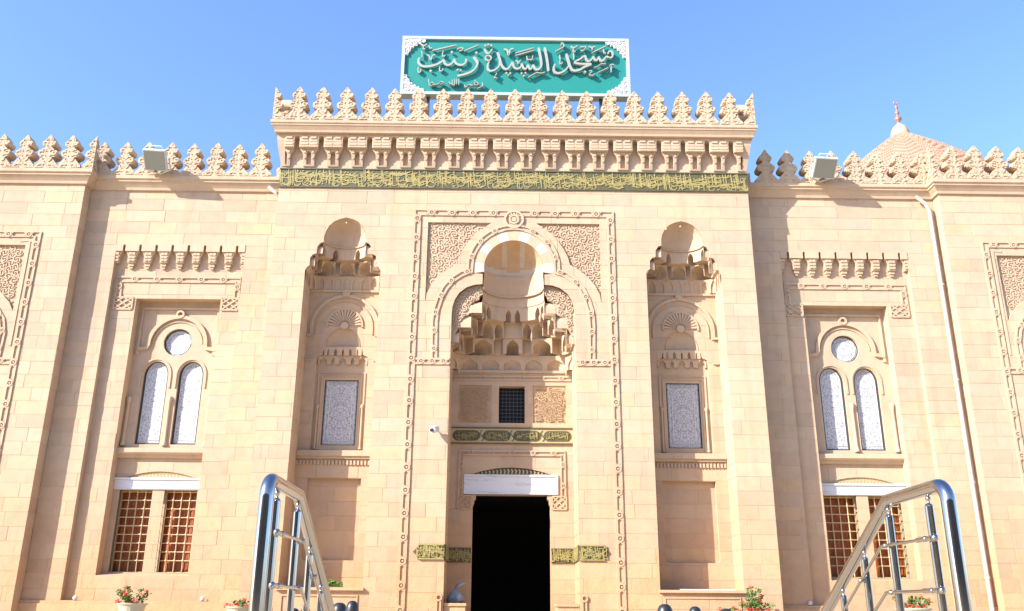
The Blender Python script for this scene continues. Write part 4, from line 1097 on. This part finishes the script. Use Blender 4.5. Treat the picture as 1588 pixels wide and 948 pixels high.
# ================================================================== wings and side blocks
WY, RY, XY_ = .85, 1.03, 1.38              # wing wall, recessed panel, window recess
WX0, WX1, SBY, SBX = 7.21, 13.34, .43, 20.5
PX0, PX1 = 8.30, 12.27                     # recessed panel
wc = 10.20                                 # window centre
def wing(s):
    mapW = lambda Y: (lambda u, d, z: (s*u, Y+d, z))
    fl = lambda mb: flip(mb, s)
    panel = rect(PX0, PX1, .14, 10.63)
    stone_wall('wing_wall', WX0, WX1, -1.0, 12.46, [panel], mapW(WY), 300+s, zoff=.06)
    rec = rect(8.93, 11.50, .72, 8.90)
    stone_wall('recessed_wall', PX0-.01, PX1+.01, .12, 10.2, [rec], mapW(RY), 310+s, zoff=.06, thick=.2)
    def edges(poly, y0, y1, name, par=None):
        mb = MB(); q = poly+[poly[0]]
        mb.grid([[(x, y0+.031, z) for x, z in q], [(x, y1, z) for x, z in q]]); return fl(mb).build(name, SMOOTH, par or mosque)
    edges(panel, WY, RY+.01, 'recess_edge'); edges(rec, RY, XY_+.01, 'recess_edge')
    # row of small hanging brackets under the head of the panel
    mb = MB(); mb.box(PX0-.02, PX1+.02, RY-.002, RY+.2, 10.2, 10.64); br = fl(mb).build('bracket_course', SMOOTH, mosque)
    per = (PX1-PX0)/8; 
    m = MB(); hw_ = per/2
    slot = [(hw_-.04, 10.30), (hw_-.04, 10.55)]+arc(hw_, 10.55, .04, 180, 0, 6, .05)[1:]+[(hw_+.04, 10.30)]
    m.region(rect(0, per, 10.38, 10.628), [slot], WY-.02, RY-.003)
    hol = [(hw_-.14, 9.98), (hw_-.13, 10.22), (hw_-.09, 10.33), (hw_-.04, 10.39), (hw_+.04, 10.39), (hw_+.09, 10.33), (hw_+.13, 10.22), (hw_+.14, 9.98)]
    m.region(rect(0, per, 10.02, 10.379), [hol], WY+.035, RY-.003)
    for x0, x1 in ((.005, hw_-.15), (hw_+.15, per-.005)):
        m.box(x0, x1, WY+.01, WY+.036, 10.27, 10.35); m.box(x0, x1, WY+.015, WY+.036, 10.16, 10.22); m.box(x0, x1-.02, WY+.005, WY+.036, 10.06, 10.11)
    m.box(-.075, .075, WY+.08, RY-.004, 9.92, 10.019); m.box(-.045, .045, WY+.11, RY-.004, 9.85, 9.919)
    m = weld(m); f0 = None
    for i in range(8):
        x = PX0+per*i
        if f0 is None:
            q = MB(); q.v = [(p[0], p[1], p[2]) for p in m.v]; q.f = list(m.f); q.mi = list(m.mi); flip(q, s)
            f0 = q.build('bracket', SMOOTH, br); f0.location.x = s*x
        else:
            o = bpy.data.objects.new('bracket', f0.data); COL.objects.link(o); o.location.x = s*x; attach(o, br)
    # knotted frame over the window with lattice feet
    mb = MB(); knot_frame(mb, [(8.46, 8.95), (8.46, 9.52), (12.07, 9.52), (12.07, 8.95)], RY, .21, .72, .035)
    lattice(mb, 8.37, 8.88, 8.55, 8.93, RY, 2, .035); lattice(mb, 11.60, 12.15, 8.55, 8.93, RY, 2, .035)
    fl(mb).build('window_frame_moulding', SMOOTH, mosque)
    # upper window: round light over two lancets
    cR = (wc, 7.62); L1, L2 = wc-.525, wc+.53; hw = .375
    circ = arc(cR[0], cR[1], .43, 0, 348, 29)
    def lancet(cx, w_): return [(cx-w_, 4.5), (cx+w_, 4.5), (cx+w_, 6.58)]+arc(cx, 6.58, w_, 12, 168, 13, .44)+[(cx-w_, 6.58)]
    l1, l2 = lancet(L1, hw), lancet(L2, hw)
    mb = MB(); mb.region(rect(8.92, 11.51, 4.34, 8.91), [circ, l1, l2], XY_, XY_+.25); ws = fl(mb).build('upper_window', SMOOTH, mosque)
    for k, q in enumerate((circ, l1, l2)):
        mb = MB(); cx = sum(p[0] for p in q)/len(q); cz = sum(p[1] for p in q)/len(q)
        inner = [(cx+(x-cx)*.93, cz+(z-cz)*(.93 if k == 0 else .975)) for x, z in q]; inner = [(cx+(x-cx)*.92, z) for x, z in inner] if k else inner
        mb.region(q, [inner], XY_+.09, XY_+.14); fl(mb).build('frame', DARK, ws)
        mb = MB(); mb.region(q, [], XY_+.12, XY_+.16); fl(mb).build('pane', PANE, ws, origin=(s*cx, XY_+.12, cz))
        mb = MB(); mb.ribbon([(cx+(x-cx)*.8, cz+(z-cz)*(.8 if k == 0 else .93)) for x, z in q+[q[0]]], .02, XY_+.105, XY_+.12)
        fl(mb).build('tracery', WHITE, ws, kind='stuff')
    mb = MB()     # mouldings round the lights
    mb.ribbon([(9.06, 7.2), (9.06, 8.68), (11.36, 8.68), (11.36, 7.2)], .08, XY_-.06, XY_+.01)
    o = [(9.02, 7.38), (9.30, 7.42), (9.34, 7.55)]+arc(wc, 7.55, .86, 176, 4, 22, .86)+[(11.06, 7.55), (11.1, 7.42), (11.38, 7.38)]
    mb.ribbon(o, .11, XY_-.08, XY_+.01); mb.ribbon(arc(wc, 8.49, .1, 0, 360, 14), .06, XY_-.1, XY_)
    mb.ribbon([(x*.87+wc*.13, (z-7.3)*.87+7.3) for x, z in o[3:-3]], .03, XY_-.03, XY_+.01)
    for cx in (L1, L2): mb.ribbon([(cx+hw+.07, 6.2)]+arc(cx, 6.58, hw+.07, 0, 180, 16, .51)+[(cx-hw-.07, 6.2)], .05, XY_-.03, XY_+.01)
    fl(mb).build('window_moulding', SMOOTH, ws)
    for cx in (8.99, wc, 11.41):
        mb = MB(); mb.lathe([(.075, 0), (.09, .05), (.06, .12), (.05, .18), (.048, 1.25), (.065, 1.3), (.08, 1.42), (.05, 1.48)], (cx, XY_-.02, 4.45), 12)
        fl(mb).build('colonnette', SMOOTH, ws, smooth=True)
    mb = MB()
    plan_sweep(mb, [(8.92, XY_), (11.5, XY_)], [(0, 4.08), (.07, 4.1), (.09, 4.16), (.17, 4.2), (.2, 4.24), (.2, 4.36), (.02, 4.40), (0, 4.36)])
    fl(mb).build('sill', SMOOTH, mosque)
    # lower window
    LY = XY_+.02
    lun = [(9.15, 3.53)]+[(wc+x/10, 3.53+.2*(1-(x/10.6)**2)) for x in range(-10, 11)]+[(11.26, 3.53)]
    g1, g2 = rect(9.08, 10.03, .9, 3.2), rect(10.37, 11.32, .9, 3.2)
    stone_wall('window_wall', 8.92, 11.51, .70, 4.10, [lun, g1, g2, rect(8.9, 11.52, 3.185, 3.53)], mapW(LY), 330+s, mat=SMOOTH, thick=.3, zoff=.1)
    mb = MB(); mb.region(lun, [], LY+.04, LY+.08); fl(mb).build('lunette', GREENBED, mosque) if False else None
    mb = MB(); mb.region(lun, [], LY+.03, LY+.08); lu = fl(mb).build('lunette', OLDGOLD, mosque)
    mb = MB()
    for a_, b_ in zip(lun[1:], lun[2:]): mb.ribbon([a_, b_], .035, LY-.015, LY+.04)
    for i in range(-9, 10):
        x = wc+i*.1; h = .17*(1-(i/10.6)**2); mb.ribbon([(x-.02, 3.54), (x+.03, 3.54+h*.5), (x-.02, 3.53+h*.9)], .03, LY+.02, LY+.04)
    fl(mb).build('ornament', SMOOTH, lu, kind='stuff')
    mb = MB(); mb.box(8.94, 11.49, LY-.03, LY+.25, 3.19, 3.47); mb.box(8.92, 11.50, LY-.07, LY+.25, 3.471, 3.525); mb.box(8.97, 11.46, LY-.045, LY-.03, 3.21, 3.235); fl(mb).build('lintel', MARBLE, mosque)
    for cx in (9.555, 10.845):
        mb = MB(); mb.region(rect(cx-.475, cx+.475, .9, 3.2), [rect(cx-.455, cx+.455, .92, 3.18)], LY+.17, LY+.22)
        gw = fl(mb).build('lower_window', BRASS, mosque)
        mb = MB(); mb.box(cx-.6, cx+.6, LY+.39, LY+.43, .86, 3.24); fl(mb).build('shutter', WOOD, gw)
        # grille bars, every bar a piece, with a ball at each crossing
        xs_ = [cx-.475+.95*i/4 for i in range(1, 4)]; zs_ = [.9+2.3*(i+.35)/9.6 for i in range(1, 10)]
        for x in xs_: mb = MB(); mb.tube([(x, LY+.15, .9), (x, LY+.15, 3.2)], .015, 6, False); fl(mb).build('bar', BRASS, gw)
        for z in zs_: mb = MB(); mb.tube([(cx-.475, LY+.15, z), (cx+.475, LY+.15, z)], .015, 6, False); fl(mb).build('bar', BRASS, gw)
        mb = MB()
        for x in xs_:
            for z in zs_: mb.ball((x, LY+.145, z), .034, 8, 4)
        fl(mb).build('grille_balls', BRASS, gw, kind='stuff')
        mb = MB()
        for xa, xb in zip([cx-.475]+xs_, xs_+[cx+.475]):      # raised square fields of the shutter behind
            for za, zb in zip([.9]+zs_, zs_+[3.2]):
                if zb-za > .08: mb.box(xa+.035, xb-.035, LY+.37, LY+.391, za+.035, zb-.035)
        fl(mb).build('shutter_fields', WOOD, gw, kind='stuff')
    mb = MB(); mb.box(8.92, 11.51, RY-.0, XY_+.03, .68, .80); mb.face([(8.93, RY+.002, .8), (11.5, RY+.002, .8), (11.5, LY+.2, .9), (8.93, LY+.2, .9)]); fl(mb).build('sill', SMOOTH, mosque)
    # plinth
    mb = MB(); mb.box(BW, WX1, WY-.1, WY, -1.0, .06); mb.box(BW, WX1, WY-.07, WY+.1, .061, .13); fl(mb).build('plinth', STONE, mosque)
    # side block
    mapS = mapW(SBY)
    fx = 14.41
    sp = [(14.83, 10.38), (14.83, 8.25), (15.0, 8.55), (15.25, 8.8), (15.6, 9.05), (15.85, 9.4), (16.0, 9.8), (16.3, 10.2), (16.6, 10.38)]
    sp2 = [(2*17.55-x, z) for x, z in reversed(sp)]
    stone_wall('side_block_wall', WX1, SBX, -1.0, 12.42, [sp, sp2], mapS, 350+s, zoff=.1)
    stone_wall('side_block_return', SBY, WY, -1.0, 12.42, [], (lambda u, d, z: (s*(WX1+d), u, z)), 360+s, zoff=.1, thick=.2)
    for po in (sp, sp2):
        mb = MB(); mb.region(po, [], SBY+.09, SBY+.12)
        for a_, b_ in zip(po, po[1:]+po[:1]): mb.face([(a_[0], SBY+.031, a_[1]), (b_[0], SBY+.031, b_[1]), (b_[0], SBY+.1, b_[1]), (a_[0], SBY+.1, a_[1])])
        pn = fl(mb).build('carved_panel', SMOOTH, mosque)
        mb = MB(); arabesque(mb, po, SBY+.09, .225, 40+s, .028, .15); fl(mb).build('scrollwork', SMOOTH, pn, kind='stuff')
    mb = MB()
    knot_frame(mb, [(fx+.1, -1), (fx+.1, 10.72), (2*17.55-fx-.1, 10.72), (2*17.55-fx-.1, -1)], SBY, .22, .62)
    knot_frame(mb, [(fx+.2, 6.73), (17.55, 6.73)], SBY, .2, .6)
    t_ = [(15.02, 6.84), (15.0, 7.6), (15.1, 8.0), (15.35, 8.35), (15.7, 8.6), (16.0, 8.85)]+arc(17.0, 8.9, .95, 170, 100, 8)
    knot_frame(mb, t_, SBY, .18, .55)
    mb.ribbon([(15.0, 10.5), (14.72, 10.5), (14.72, 7.2)], .06, SBY-.02, SBY+.01)
    fl(mb).build('side_frame', SMOOTH, mosque)
    # cornice along the wing, round the corner and along the side block
    mb = MB(); cornice(mb, [(BW, WY), (WX1, WY), (WX1, SBY), (SBX, SBY)], 12.42, 12.86, .25); fl(mb).build('cornice', SMOOTH, mosque)
    for k in range(8): 
        x = 8.04+.716*k
        if x < 13.2: merlon(s*x, WY-.06, 12.86)
    m = 13.31
    for k in range(10): 
        x = 13.86+.716*k
        if x < SBX: merlon(s*x, SBY-.05, 12.86)
    corner_merlon(s*13.12, SBY-.2, 12.86, -s)
    mb = MB(); mb.box(7.22, 7.52, WY-.2, WY+.1, 12.86, 13.2) ; fl(mb).build('parapet_stub', CARVED, mosque)
wing(1); wing(-1)

# roof and rear walls (close the building)
mb = MB()
mb.box(-SBX, SBX, 1.3, 14, 12.3, 12.5); mb.box(-SBX, SBX, 14, 14.3, -1, 12.5)
mb.box(-SBX, -SBX+.3, .44, 14, -1, 12.29); mb.box(SBX-.3, SBX, .44, 14, -1, 12.29)
mb.box(-BW+.2, BW-.2, .35, 1.29, 12.7, 12.9); mb.box(-BW+.2, BW-.2, 1.3, 6, 12.51, 14.2)
mb.build('roof', STONE, mosque)

# dome on the roof behind the right wing
DX, DY, DZ = 17.2, 10.0, 19.95
mb = MB(); NA, NR = 224, 260; H_, RB = 6.2, 7.2
rows = []
for i in range(NR+1):
    t = i/NR; rr = .34+(RB-.34)*t; zz = DZ-H_*(t**1.03)
    row = []
    for k in range(NA):
        a = 2*PI*k/NA
        zig = abs(((k/14.0) % 1)-.5)*2            # chevron courses, each lipping over the one below
        ph = (t*19-zig*1.15) % 1.0
        row.append((DX+rr*math.cos(a), DY+rr*math.sin(a), zz+.10*(ph**1.2)*min(1, t*5)))
    rows.append(row)
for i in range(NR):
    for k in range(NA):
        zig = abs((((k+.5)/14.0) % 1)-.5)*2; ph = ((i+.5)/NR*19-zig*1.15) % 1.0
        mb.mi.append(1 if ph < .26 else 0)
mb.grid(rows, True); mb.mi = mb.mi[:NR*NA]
dome = mb.build('dome', [DOMEPINK, DOMESHADE], mosque)
mb = MB(); mb.lathe([(RB-.02, DZ-H_+.02), (RB-.02, 12.45)], (DX, DY, 0), 48); mb.build('drum', STONE, dome)
mb = MB(); mb.lathe([(.40, -.12), (.40, .0), (.37, .2), (.27, .40), (.13, .53), (.07, .6)], (DX, DY, DZ), 24); mb.build('cap', SMOOTH, dome, smooth=True)
mb = MB(); mb.lathe([(r_, .55+(h_-.55)*.82) for r_, h_ in [(.07, .6), (.06, .72), (.15, .82), (.15, .95), (.05, 1.05), (.05, 1.15), (.1, 1.22), (.1, 1.3), (.04, 1.38), (.03, 1.5), (.07, 1.56), (.07, 1.63), (.03, 1.7), (.02, 1.8)]], (DX, DY, DZ), 16)
mb.tube([(DX+.085*math.cos(R(a)), DY, DZ+1.66+.085*math.sin(R(a))) for a in range(120, 421, 25)], .026, 6)
mb.build('finial', plain('copper finial', (.36, .17, .12), .4, .3), dome, smooth=True)
lay_stones()

# ================================================================== things on and in front of the mosque
# roof sign
SY = .3
sg = empty('sign', (0.02, SY+.2, 14.9), 'green rectangular sign with raised pale Arabic lettering standing on the roof behind the battlement', 'sign')
sx0, sx1, sz0, sz1 = -3.70, 3.75, 15.68, 17.87
mb = MB(); mb.box(sx0+.1, sx1-.1, SY, SY+.22, sz0+.09, sz1-.09); mb.build('panel', SIGNGREEN, sg)
mb = MB()
mb.box(sx0, sx1, SY-.08, SY+.26, sz1-.1, sz1); mb.box(sx0, sx1, SY-.08, SY+.26, sz0, sz0+.1)
mb.box(sx0, sx0+.1, SY-.08, SY+.26, sz0+.1, sz1-.1); mb.box(sx1-.1, sx1, SY-.08, SY+.26, sz0+.1, sz1-.1); mb.build('frame', SIGNFRAME, sg)
for cxs, czs in ((1, 1), (1, -1), (-1, 1), (-1, -1)):
    X, Z = (sx1-.1 if cxs > 0 else sx0+.1), (sz1-.1 if czs > 0 else sz0+.1)
    o = [(0, 0), (.66, 0), (.66, .1), (.60, .13), (.52, .11), (.5, .19), (.42, .17), (.38, .26), (.30, .25), (.28, .34), (.2, .36), (.19, .46), (.12, .5), (.1, .62), (0, .62)]
    q = [(X-cxs*a, Z-czs*b) for a, b in o]
    mb = MB(); mb.region(q, [], SY-.06, SY+.01); co = mb.build('corner_ornament', SIGNCORNER, sg)
    mb = MB(); arabesque(mb, q, SY-.06, .16, 5, .02, .16); mb.build('relief', SIGNCORNER, co, kind='stuff')
for i, (wd, pts) in enumerate(SIGN_STROKES):
    yy = SY-.10-.0008*i; th = SY-.045
    mb = MB()
    if wd < 0:
        (x, z), h = pts[0], -wd*.62; mb.region([(x-h, z), (x, z-h), (x+h, z), (x, z+h)], [], yy, th)
    else:
        p = smoothpath(pts, 5); n = len(p); ws = []
        for k in range(n):
            a, b = p[max(k-1, 0)], p[min(k+1, n-1)]; d = math.atan2(b[1]-a[1], b[0]-a[0])
            ws.append(wd*(.55+.42*abs(math.sin(d-R(55))))*(1 if 0 < k < n-1 else .7))
        mb.ribbon(p, ws, yy, th)
    mb.build('letter_stroke', SIGNLETTER, sg)
for x in (-2.8, 0, 2.8):
    mb = MB(); mb.box(x-.05, x+.05, SY+.1, SY+.2, 14.0, sz0); mb.build('support', DARK, sg)
# floodlights on the wing parapets
def floodlight(x, label):
    fl_ = empty('floodlight', (x, .62, 12.9), label, 'floodlight', 'floodlights on the wing parapets')
    Ay = Vector((0, math.cos(R(44)), math.sin(R(44))))          # housing axis, tipped towards the court
    up_ = Vector((.05, -math.sin(R(44)), math.cos(R(44)))).normalized(); rx = Vector((1, 0, -.05)).normalized()
    c = Vector((x, .17, 13.20))
    def P(a, b, d): return tuple(c+rx*a+up_*b+Ay*d)
    mb = MB(); f = [P(-.345, -.33, -.16), P(.345, -.33, -.16), P(.345, .33, -.16), P(-.345, .33, -.16)]; k = [P(-.2, -.2, .24), P(.2, -.2, .24), P(.2, .2, .24), P(-.2, .2, .24)]
    m = [P(-.345, -.33, -.02), P(.345, -.33, -.02), P(.345, .33, -.02), P(-.345, .33, -.02)]
    mb.face(f)
    for i in range(4):
        j = (i+1) % 4; mb.face([f[i], f[j], m[j], m[i]][::-1]); mb.face([m[i], m[j], k[j], k[i]][::-1])
    mb.face(k[::-1]); mb.build('housing', FLOODBODY, fl_)
    mb = MB(); mb.obox(c-Ay*.166, rx*.315, up_*.30, Ay*.006); mb.build('glass', FLOODGLASS, fl_)
    mb = MB(); mb.obox(c-Ay*.15-up_*.335, rx*.05, up_*.018, Ay*.03); mb.build('clip', DARK, fl_)
    mb = MB(); mb.tube([P(-.2, .34, .08), P(-.16, .39, .10), P(.16, .39, .10), P(.2, .34, .08)], .02, 6); mb.build('handle', FLOODBODY, fl_)
    mb = MB(); mb.tube([P(-.37, 0, .06), (x-.37, .45, 12.98), (x, .6, 12.9), (x+.37, .45, 12.98), P(.37, 0, .06)], .028, 6); mb.build('bracket_arm', FLOODBODY, fl_)
floodlight(-11.15, 'pale grey floodlight tipped down over the left wing, beside the left side block corner')
floodlight(9.71, 'pale grey floodlight tipped down over the right wing, in front of the pink dome side')

# drainpipes
def drain(path, label):
    d = empty('drainpipe', (path[-1][0], path[-1][1], -1), label, 'drainpipe', 'rainwater pipes of the wings')
    mb = MB(); mb.tube(path[:3], .062, 10); mb.build('elbow', PIPE, d)
    mb = MB(); mb.tube(path[2:], .058, 12, True); mb.build('pipe', PIPE, d, smooth=True)
    for z in (9.5, 6.5, 3.5, .9):
        mb = MB(); mb.lathe([(.06, -.03), (.072, -.03), (.072, .03), (.06, .03)], (path[-1][0], path[-1][1], z), 12); mb.build('clamp', PIPE, d)
drain([(12.72, .66, 12.46), (13.0, .66, 12.2), (13.12, .70, 11.95), (13.14, .70, -1.0)], 'off white drainpipe running down beside the right side block')
drain([(-7.70, .60, 12.50), (-7.44, .60, 12.28), (-7.30, .70, 12.1), (-7.28, .74, -1.0)], 'thin off white drainpipe in the corner left of the portal block')

# security camera on the portal pier
sc_ = empty('security_camera', (-2.15, 0, 4.7), 'small white security camera on the pier left of the portal', 'camera')
mb = MB(); mb.tube([(-2.22, -.42, 4.66), (-2.13, -.16, 4.74)], [.095, .10], 14); mb.build('body', WHITE, sc_)
mb = MB(); mb.tube([(-2.24, -.47, 4.643), (-2.225, -.421, 4.659)], .05, 12); mb.build('lens', BLACKRUB, sc_)
mb = MB(); mb.tube([(-2.15, -.22, 4.72), (-2.06, -.12, 4.66), (-2.03, .0, 4.64)], .025, 8); mb.build('arm', WHITE, sc_)

# small ground spotlights on the plinth ledge
def spot(x, z, y, label):
    s_ = empty('spotlight', (x, y, z-.06), label, 'spotlight', 'small spotlights on the plinth')
    mb = MB(); mb.ball((x, y, z), .066, 12, 8); mb.build('head', WHITE, s_, smooth=True)
    mb = MB(); mb.tube([(x, y, z-.07), (x, y, z-.02)], .04, 8); mb.build('foot', DARK, s_)
spot(-8.41, .2, .82, 'small white round spotlight on the plinth between left window and portal block')
spot(-11.86, .2, .82, 'small white round spotlight on the plinth left of the left window')
spot(8.2, .2, .82, 'small white round spotlight on the plinth left of the right window')

# things lying on ledges
mb = MB(); mb.box(4.55, 6.02, .18, .36, .502, .53); bd = mb.build('plank', WHITE); tag(bd, 'thin white plank lying on the ledge of the right niche', 'plank')
mb = MB(); mb.box(-5.25, -4.42, .1, .35, .502, .515); cb_ = mb.build('board', FLOODGLASS); tag(cb_, 'thin grey board under green cuttings on the left niche ledge', 'board')
def leaves(mb, c, n, rx, ry, rz, size, r):
    for i in range(n):
        d = Vector((r.gauss(0, 1), r.gauss(0, 1), r.gauss(0, 1))).normalized()*(r.random()**.4)
        p = Vector((c[0]+d.x*rx, c[1]+d.y*ry, c[2]+d.z*rz)); a = Vector((r.gauss(0, 1), r.gauss(0, 1), r.gauss(0, .6))).normalized()
        b = a.cross(Vector((r.gauss(0, .4), r.gauss(0, .4), 1))).normalized(); s_ = size*r.uniform(.6, 1.25)
        up2 = a.cross(b)*s_*.18
        mb.face([p-a*s_, p-b*s_*.55+up2, p+a*s_, p+b*s_*.55+up2])
cut_ = empty('plant_cutting', (-4.85, .2, .516), 'bright green leafy cuttings lying on the left niche ledge', 'plant')
mb = MB(); leaves(mb, (-4.85, .2, .62), 70, .34, .1, .09, .07, rnd); mb.build('leaves', plain('fresh green leaf', (.12, .30, .03), .5, 0, .4, 30), cut_)
mb = MB(); mb.tube([(-5.15, .2, .53), (-4.85, .18, .55), (-4.5, .22, .53)], .012, 6); mb.build('stem', STEM, cut_)
# plastic bag on the bench
bg_ = empty('plastic_bag', (-1.55, .62, .132), 'knotted pale grey blue plastic bag on the bench left of the doorway', 'bag')
mb = MB(); r = random.Random(4); rows = []
prof = [(.02, 0), (.19, .0), (.23, .07), (.22, .16), (.17, .25), (.10, .31), (.05, .35), (.035, .37)]
for rr, h in prof:
    rows.append([(-1.55+(rr*(1+.12*math.sin(3*a+h*9)+.08*math.sin(7*a)))*math.cos(a)*.95+h*.1, .62+rr*math.sin(a)*.8*(1+.1*math.sin(5*a)), .133+h) for a in [2*PI*k/28 for k in range(28)]])
mb.grid(rows, True); mb.build('sack', BAG, bg_, smooth=True)
mb = MB(); mb.tube([(-1.515, .62, .48), (-1.46, .6, .58), (-1.36, .6, .63), (-1.24, .6, .66)], [.045, .06, .05, .015], 8); mb.build('handle', BAG, bg_, smooth=True)

# flower pots along the wall
def flowerpot(x, y, zr, rp, h, label, seed, parts=((0, .28, .2),)):
    r = random.Random(seed)
    t = empty('flower_pot', (x, y, -1), label, 'flower pot', 'geranium pots along the wall')
    mb = MB(); mb.lathe([(.001, -1), (rp*.55, -1), (rp*.6, zr-.5), (rp*.72, zr-.35), (rp*.95, zr-.06), (rp*1.06, zr-.03), (rp*1.06, zr), (rp*.95, zr), (rp*.9, zr-.06)], (x, y, 0), 24); mb.build('pot', POT, t, smooth=False)
    mb = MB(); mb.lathe([(.001, zr-.05), (rp*.93, zr-.05)], (x, y, 0), 20); mb.build('soil', SOIL, t)
    lf, st_, fw_ = MB(), MB(), MB()
    for k in range(int(13*h/.5)):
        a = r.uniform(0, 2*PI); q = r.uniform(.2, .95)*rp; tip = Vector((x+math.cos(a)*q*1.25, y+math.sin(a)*q, zr+h*r.uniform(.3, 1.0)*(1.15-.6*q/rp)))
        base = Vector((x+math.cos(a)*q*.4, y+math.sin(a)*q*.4, zr-.05)); st_.tube([base, base.lerp(tip, .5)+Vector((0, 0, .03)), tip], .008, 5, False)
        leaves(lf, tip, 16, .10, .10, .08, .055, r)
        for e in range(2): leaves(lf, base.lerp(tip, .45+.2*e), 7, .09, .09, .07, .05, r)
        if r.random() < .35: leaves(fw_, tip+Vector((0, -.05, .05)), 22, .06, .06, .05, .028, r)
    for k in range(7):
        a = r.uniform(PI, 2*PI); leaves(fw_, (x+math.cos(a)*rp*1.02, y+math.sin(a)*rp*.9, zr+.02+r.uniform(-.03, .06)), 20, .07, .06, .045, .028, r)
    lf.build('foliage', LEAF, t, kind='stuff'); st_.build('stems', STEM, t, kind='stuff'); fw_.build('blossoms', PETAL, t, kind='stuff')
flowerpot(-9.78, -.5, .07, .36, .48, 'cream pot of red geraniums under the left grilled window', 1)
flowerpot(-7.05, -.5, .0, .30, .18, 'low pot of red geraniums left of the portal block corner, partly behind the steel rail', 2)
flowerpot(6.33, -.6, -.02, .32, .56, 'tall leafy pot of red geraniums at the right end of the right niche ledge', 3)
flowerpot(5.62, -.6, -.04, .26, .10, 'low pot of red blossoms just left of the tall pot on the right', 6)
flowerpot(10.45, -.5, .08, .42, .42, 'pot of red geraniums seen between the posts of the right steel rail', 4)

# black rounded bollard heads in the court
BOL = [(-2.68, -14, -.01, .075), (-2.55, -14, .0, .07), (-2.16, -14, .055, .095), (-1.965, -14.3, .075, .075), (1.62, -14, .065, .095), (1.93, -14.2, .04, .08), (2.33, -14, .02, .09)]
BLB = ['black rounded bollard seen behind the left rail, farthest left', 'black rounded bollard seen behind the left rail, second from left', 'stout black rounded bollard just right of the left rail', 'slender black rounded bollard between the left rail and the doorway', 'stout black rounded bollard nearest the doorway on its right', 'middle black rounded bollard of the three right of the doorway', 'black rounded bollard beside the red geraniums on the right']
for (x, y, zt, rr), lb in zip(BOL, BLB):
    b_ = empty('bollard', (x, y, -1), lb, 'bollard', 'black bollards in the court')
    mb = MB(); mb.lathe([(rr*1.3, -1), (rr*1.3, -.94), (rr*.8, -.92), (rr*.8, zt-.30)], (x, y, 0), 16); mb.build('post', BLACKRUB, b_)
    mb = MB(); mb.lathe([(rr*.82, zt-.30), (rr, zt-.27), (rr, zt-.13), (rr*.93, zt-.07), (rr*.72, zt-.025), (rr*.4, zt-.004), (.001, zt)], (x, y, 0), 20); mb.build('head', BLACKRUB, b_, smooth=True)

# unseen building added behind the viewpoint to darken the reflections in the steel
ob = empty('building', (0, -72, -1), 'building added behind the viewpoint, showing only as a dark band in the polished steel rails', 'building')
mb = MB(); mb.box(-90, 84, -84, -70, -1, 19); mb.build('wall', plain('added facade', (.16, .135, .11), .85, 0, .2, .4), ob)
wm = None
for i in range(36):
    for j in range(4):
        x, z = -87+i*4.7, 1.6+j*3.8
        if wm is None:
            mb = MB(); mb.box(-.8, .8, -70.05, -69.95, 0, 2); wm = mb.build('window', DARK, ob); wm.location = (x, 0, z)
        else:
            o = bpy.data.objects.new('window', wm.data); COL.objects.link(o); attach(o, ob); o.location = (x, 0, z)

# stainless steel stair rails
def handrail(x, side, label):
    h = empty('handrail', (x, -21.15, -.5), label, 'handrail', 'steel handrails of the entrance steps')
    y0, yk, ye, zt = -21.17, -20.57, -18.75, .515
    zs_ = lambda y: zt-(y-yk)*.505
    rr = .0305
    bend = [(x, y0-0.0+.075*(1-math.cos(R(a))), zt-.075+.075*math.sin(R(a))) for a in range(0, 91, 15)]
    mb = MB(); mb.tube([(x, y0, -.5), (x, y0, .1)]+bend+[(x, yk, zt), (x, ye, zs_(ye)), (x, ye, -1.0)], rr, 20); mb.build('rail_tube', STEEL, h, smooth=True)
    ys = [-20.99, -20.56, -20.2, -19.84, -19.4, -19.0]
    for y in ys:
        top_ = (zt if y < yk else zs_(y))
        zb = -.5 if y < -20.55 else -.5-.125*(min(2, int((y+20.55)/.3))+1) if y < -19.65 else -1.0
        mb = MB(); mb.tube([(x, y, zb), (x, y, top_-.075)], .0185, 14); po = mb.build('baluster', STEEL, h, smooth=False)
        mb = MB(); mb.lathe([(.0185, top_-.076), (.0145, top_-.066), (.007, top_-.062), (.007, top_-.05), (.012, top_-.045), (.013, top_-.038), (.008, top_-.032), (.006, top_-.02), (.012, top_-.012)], (x, y, 0), 12); mb.build('pin', STEEL, po, smooth=True)
    xo = x+side*.032
    for z in (.30, .085):
        pts = [(xo, -21.07, z), (xo, -20.5, z), (xo, ye, z-(ye+20.5)*.505)]
        mb = MB(); mb.tube(pts, .0075, 10); mb.ball(pts[0], .016, 12, 8); mb.tube([(xo, -21.05, z), (xo, -20.9, z)], .0115, 10); mb.build('cross_bar', STEEL, h, smooth=True)
        mb = MB()
        for y in ys:
            zz = z if y < -20.5 else z-(y+20.5)*.505
            mb.tube([(x, y, zz), (xo, y, zz)], .009, 8); mb.ball((xo+side*.004, y, zz), .013, 10, 6)
        mb.build('bar_clips', STEEL, h, smooth=True, kind='stuff')
handrail(-1.28, 1, 'polished steel handrail with two cross bars left of the entrance')
handrail(1.59, -1, 'polished steel handrail with two cross bars right of the entrance')
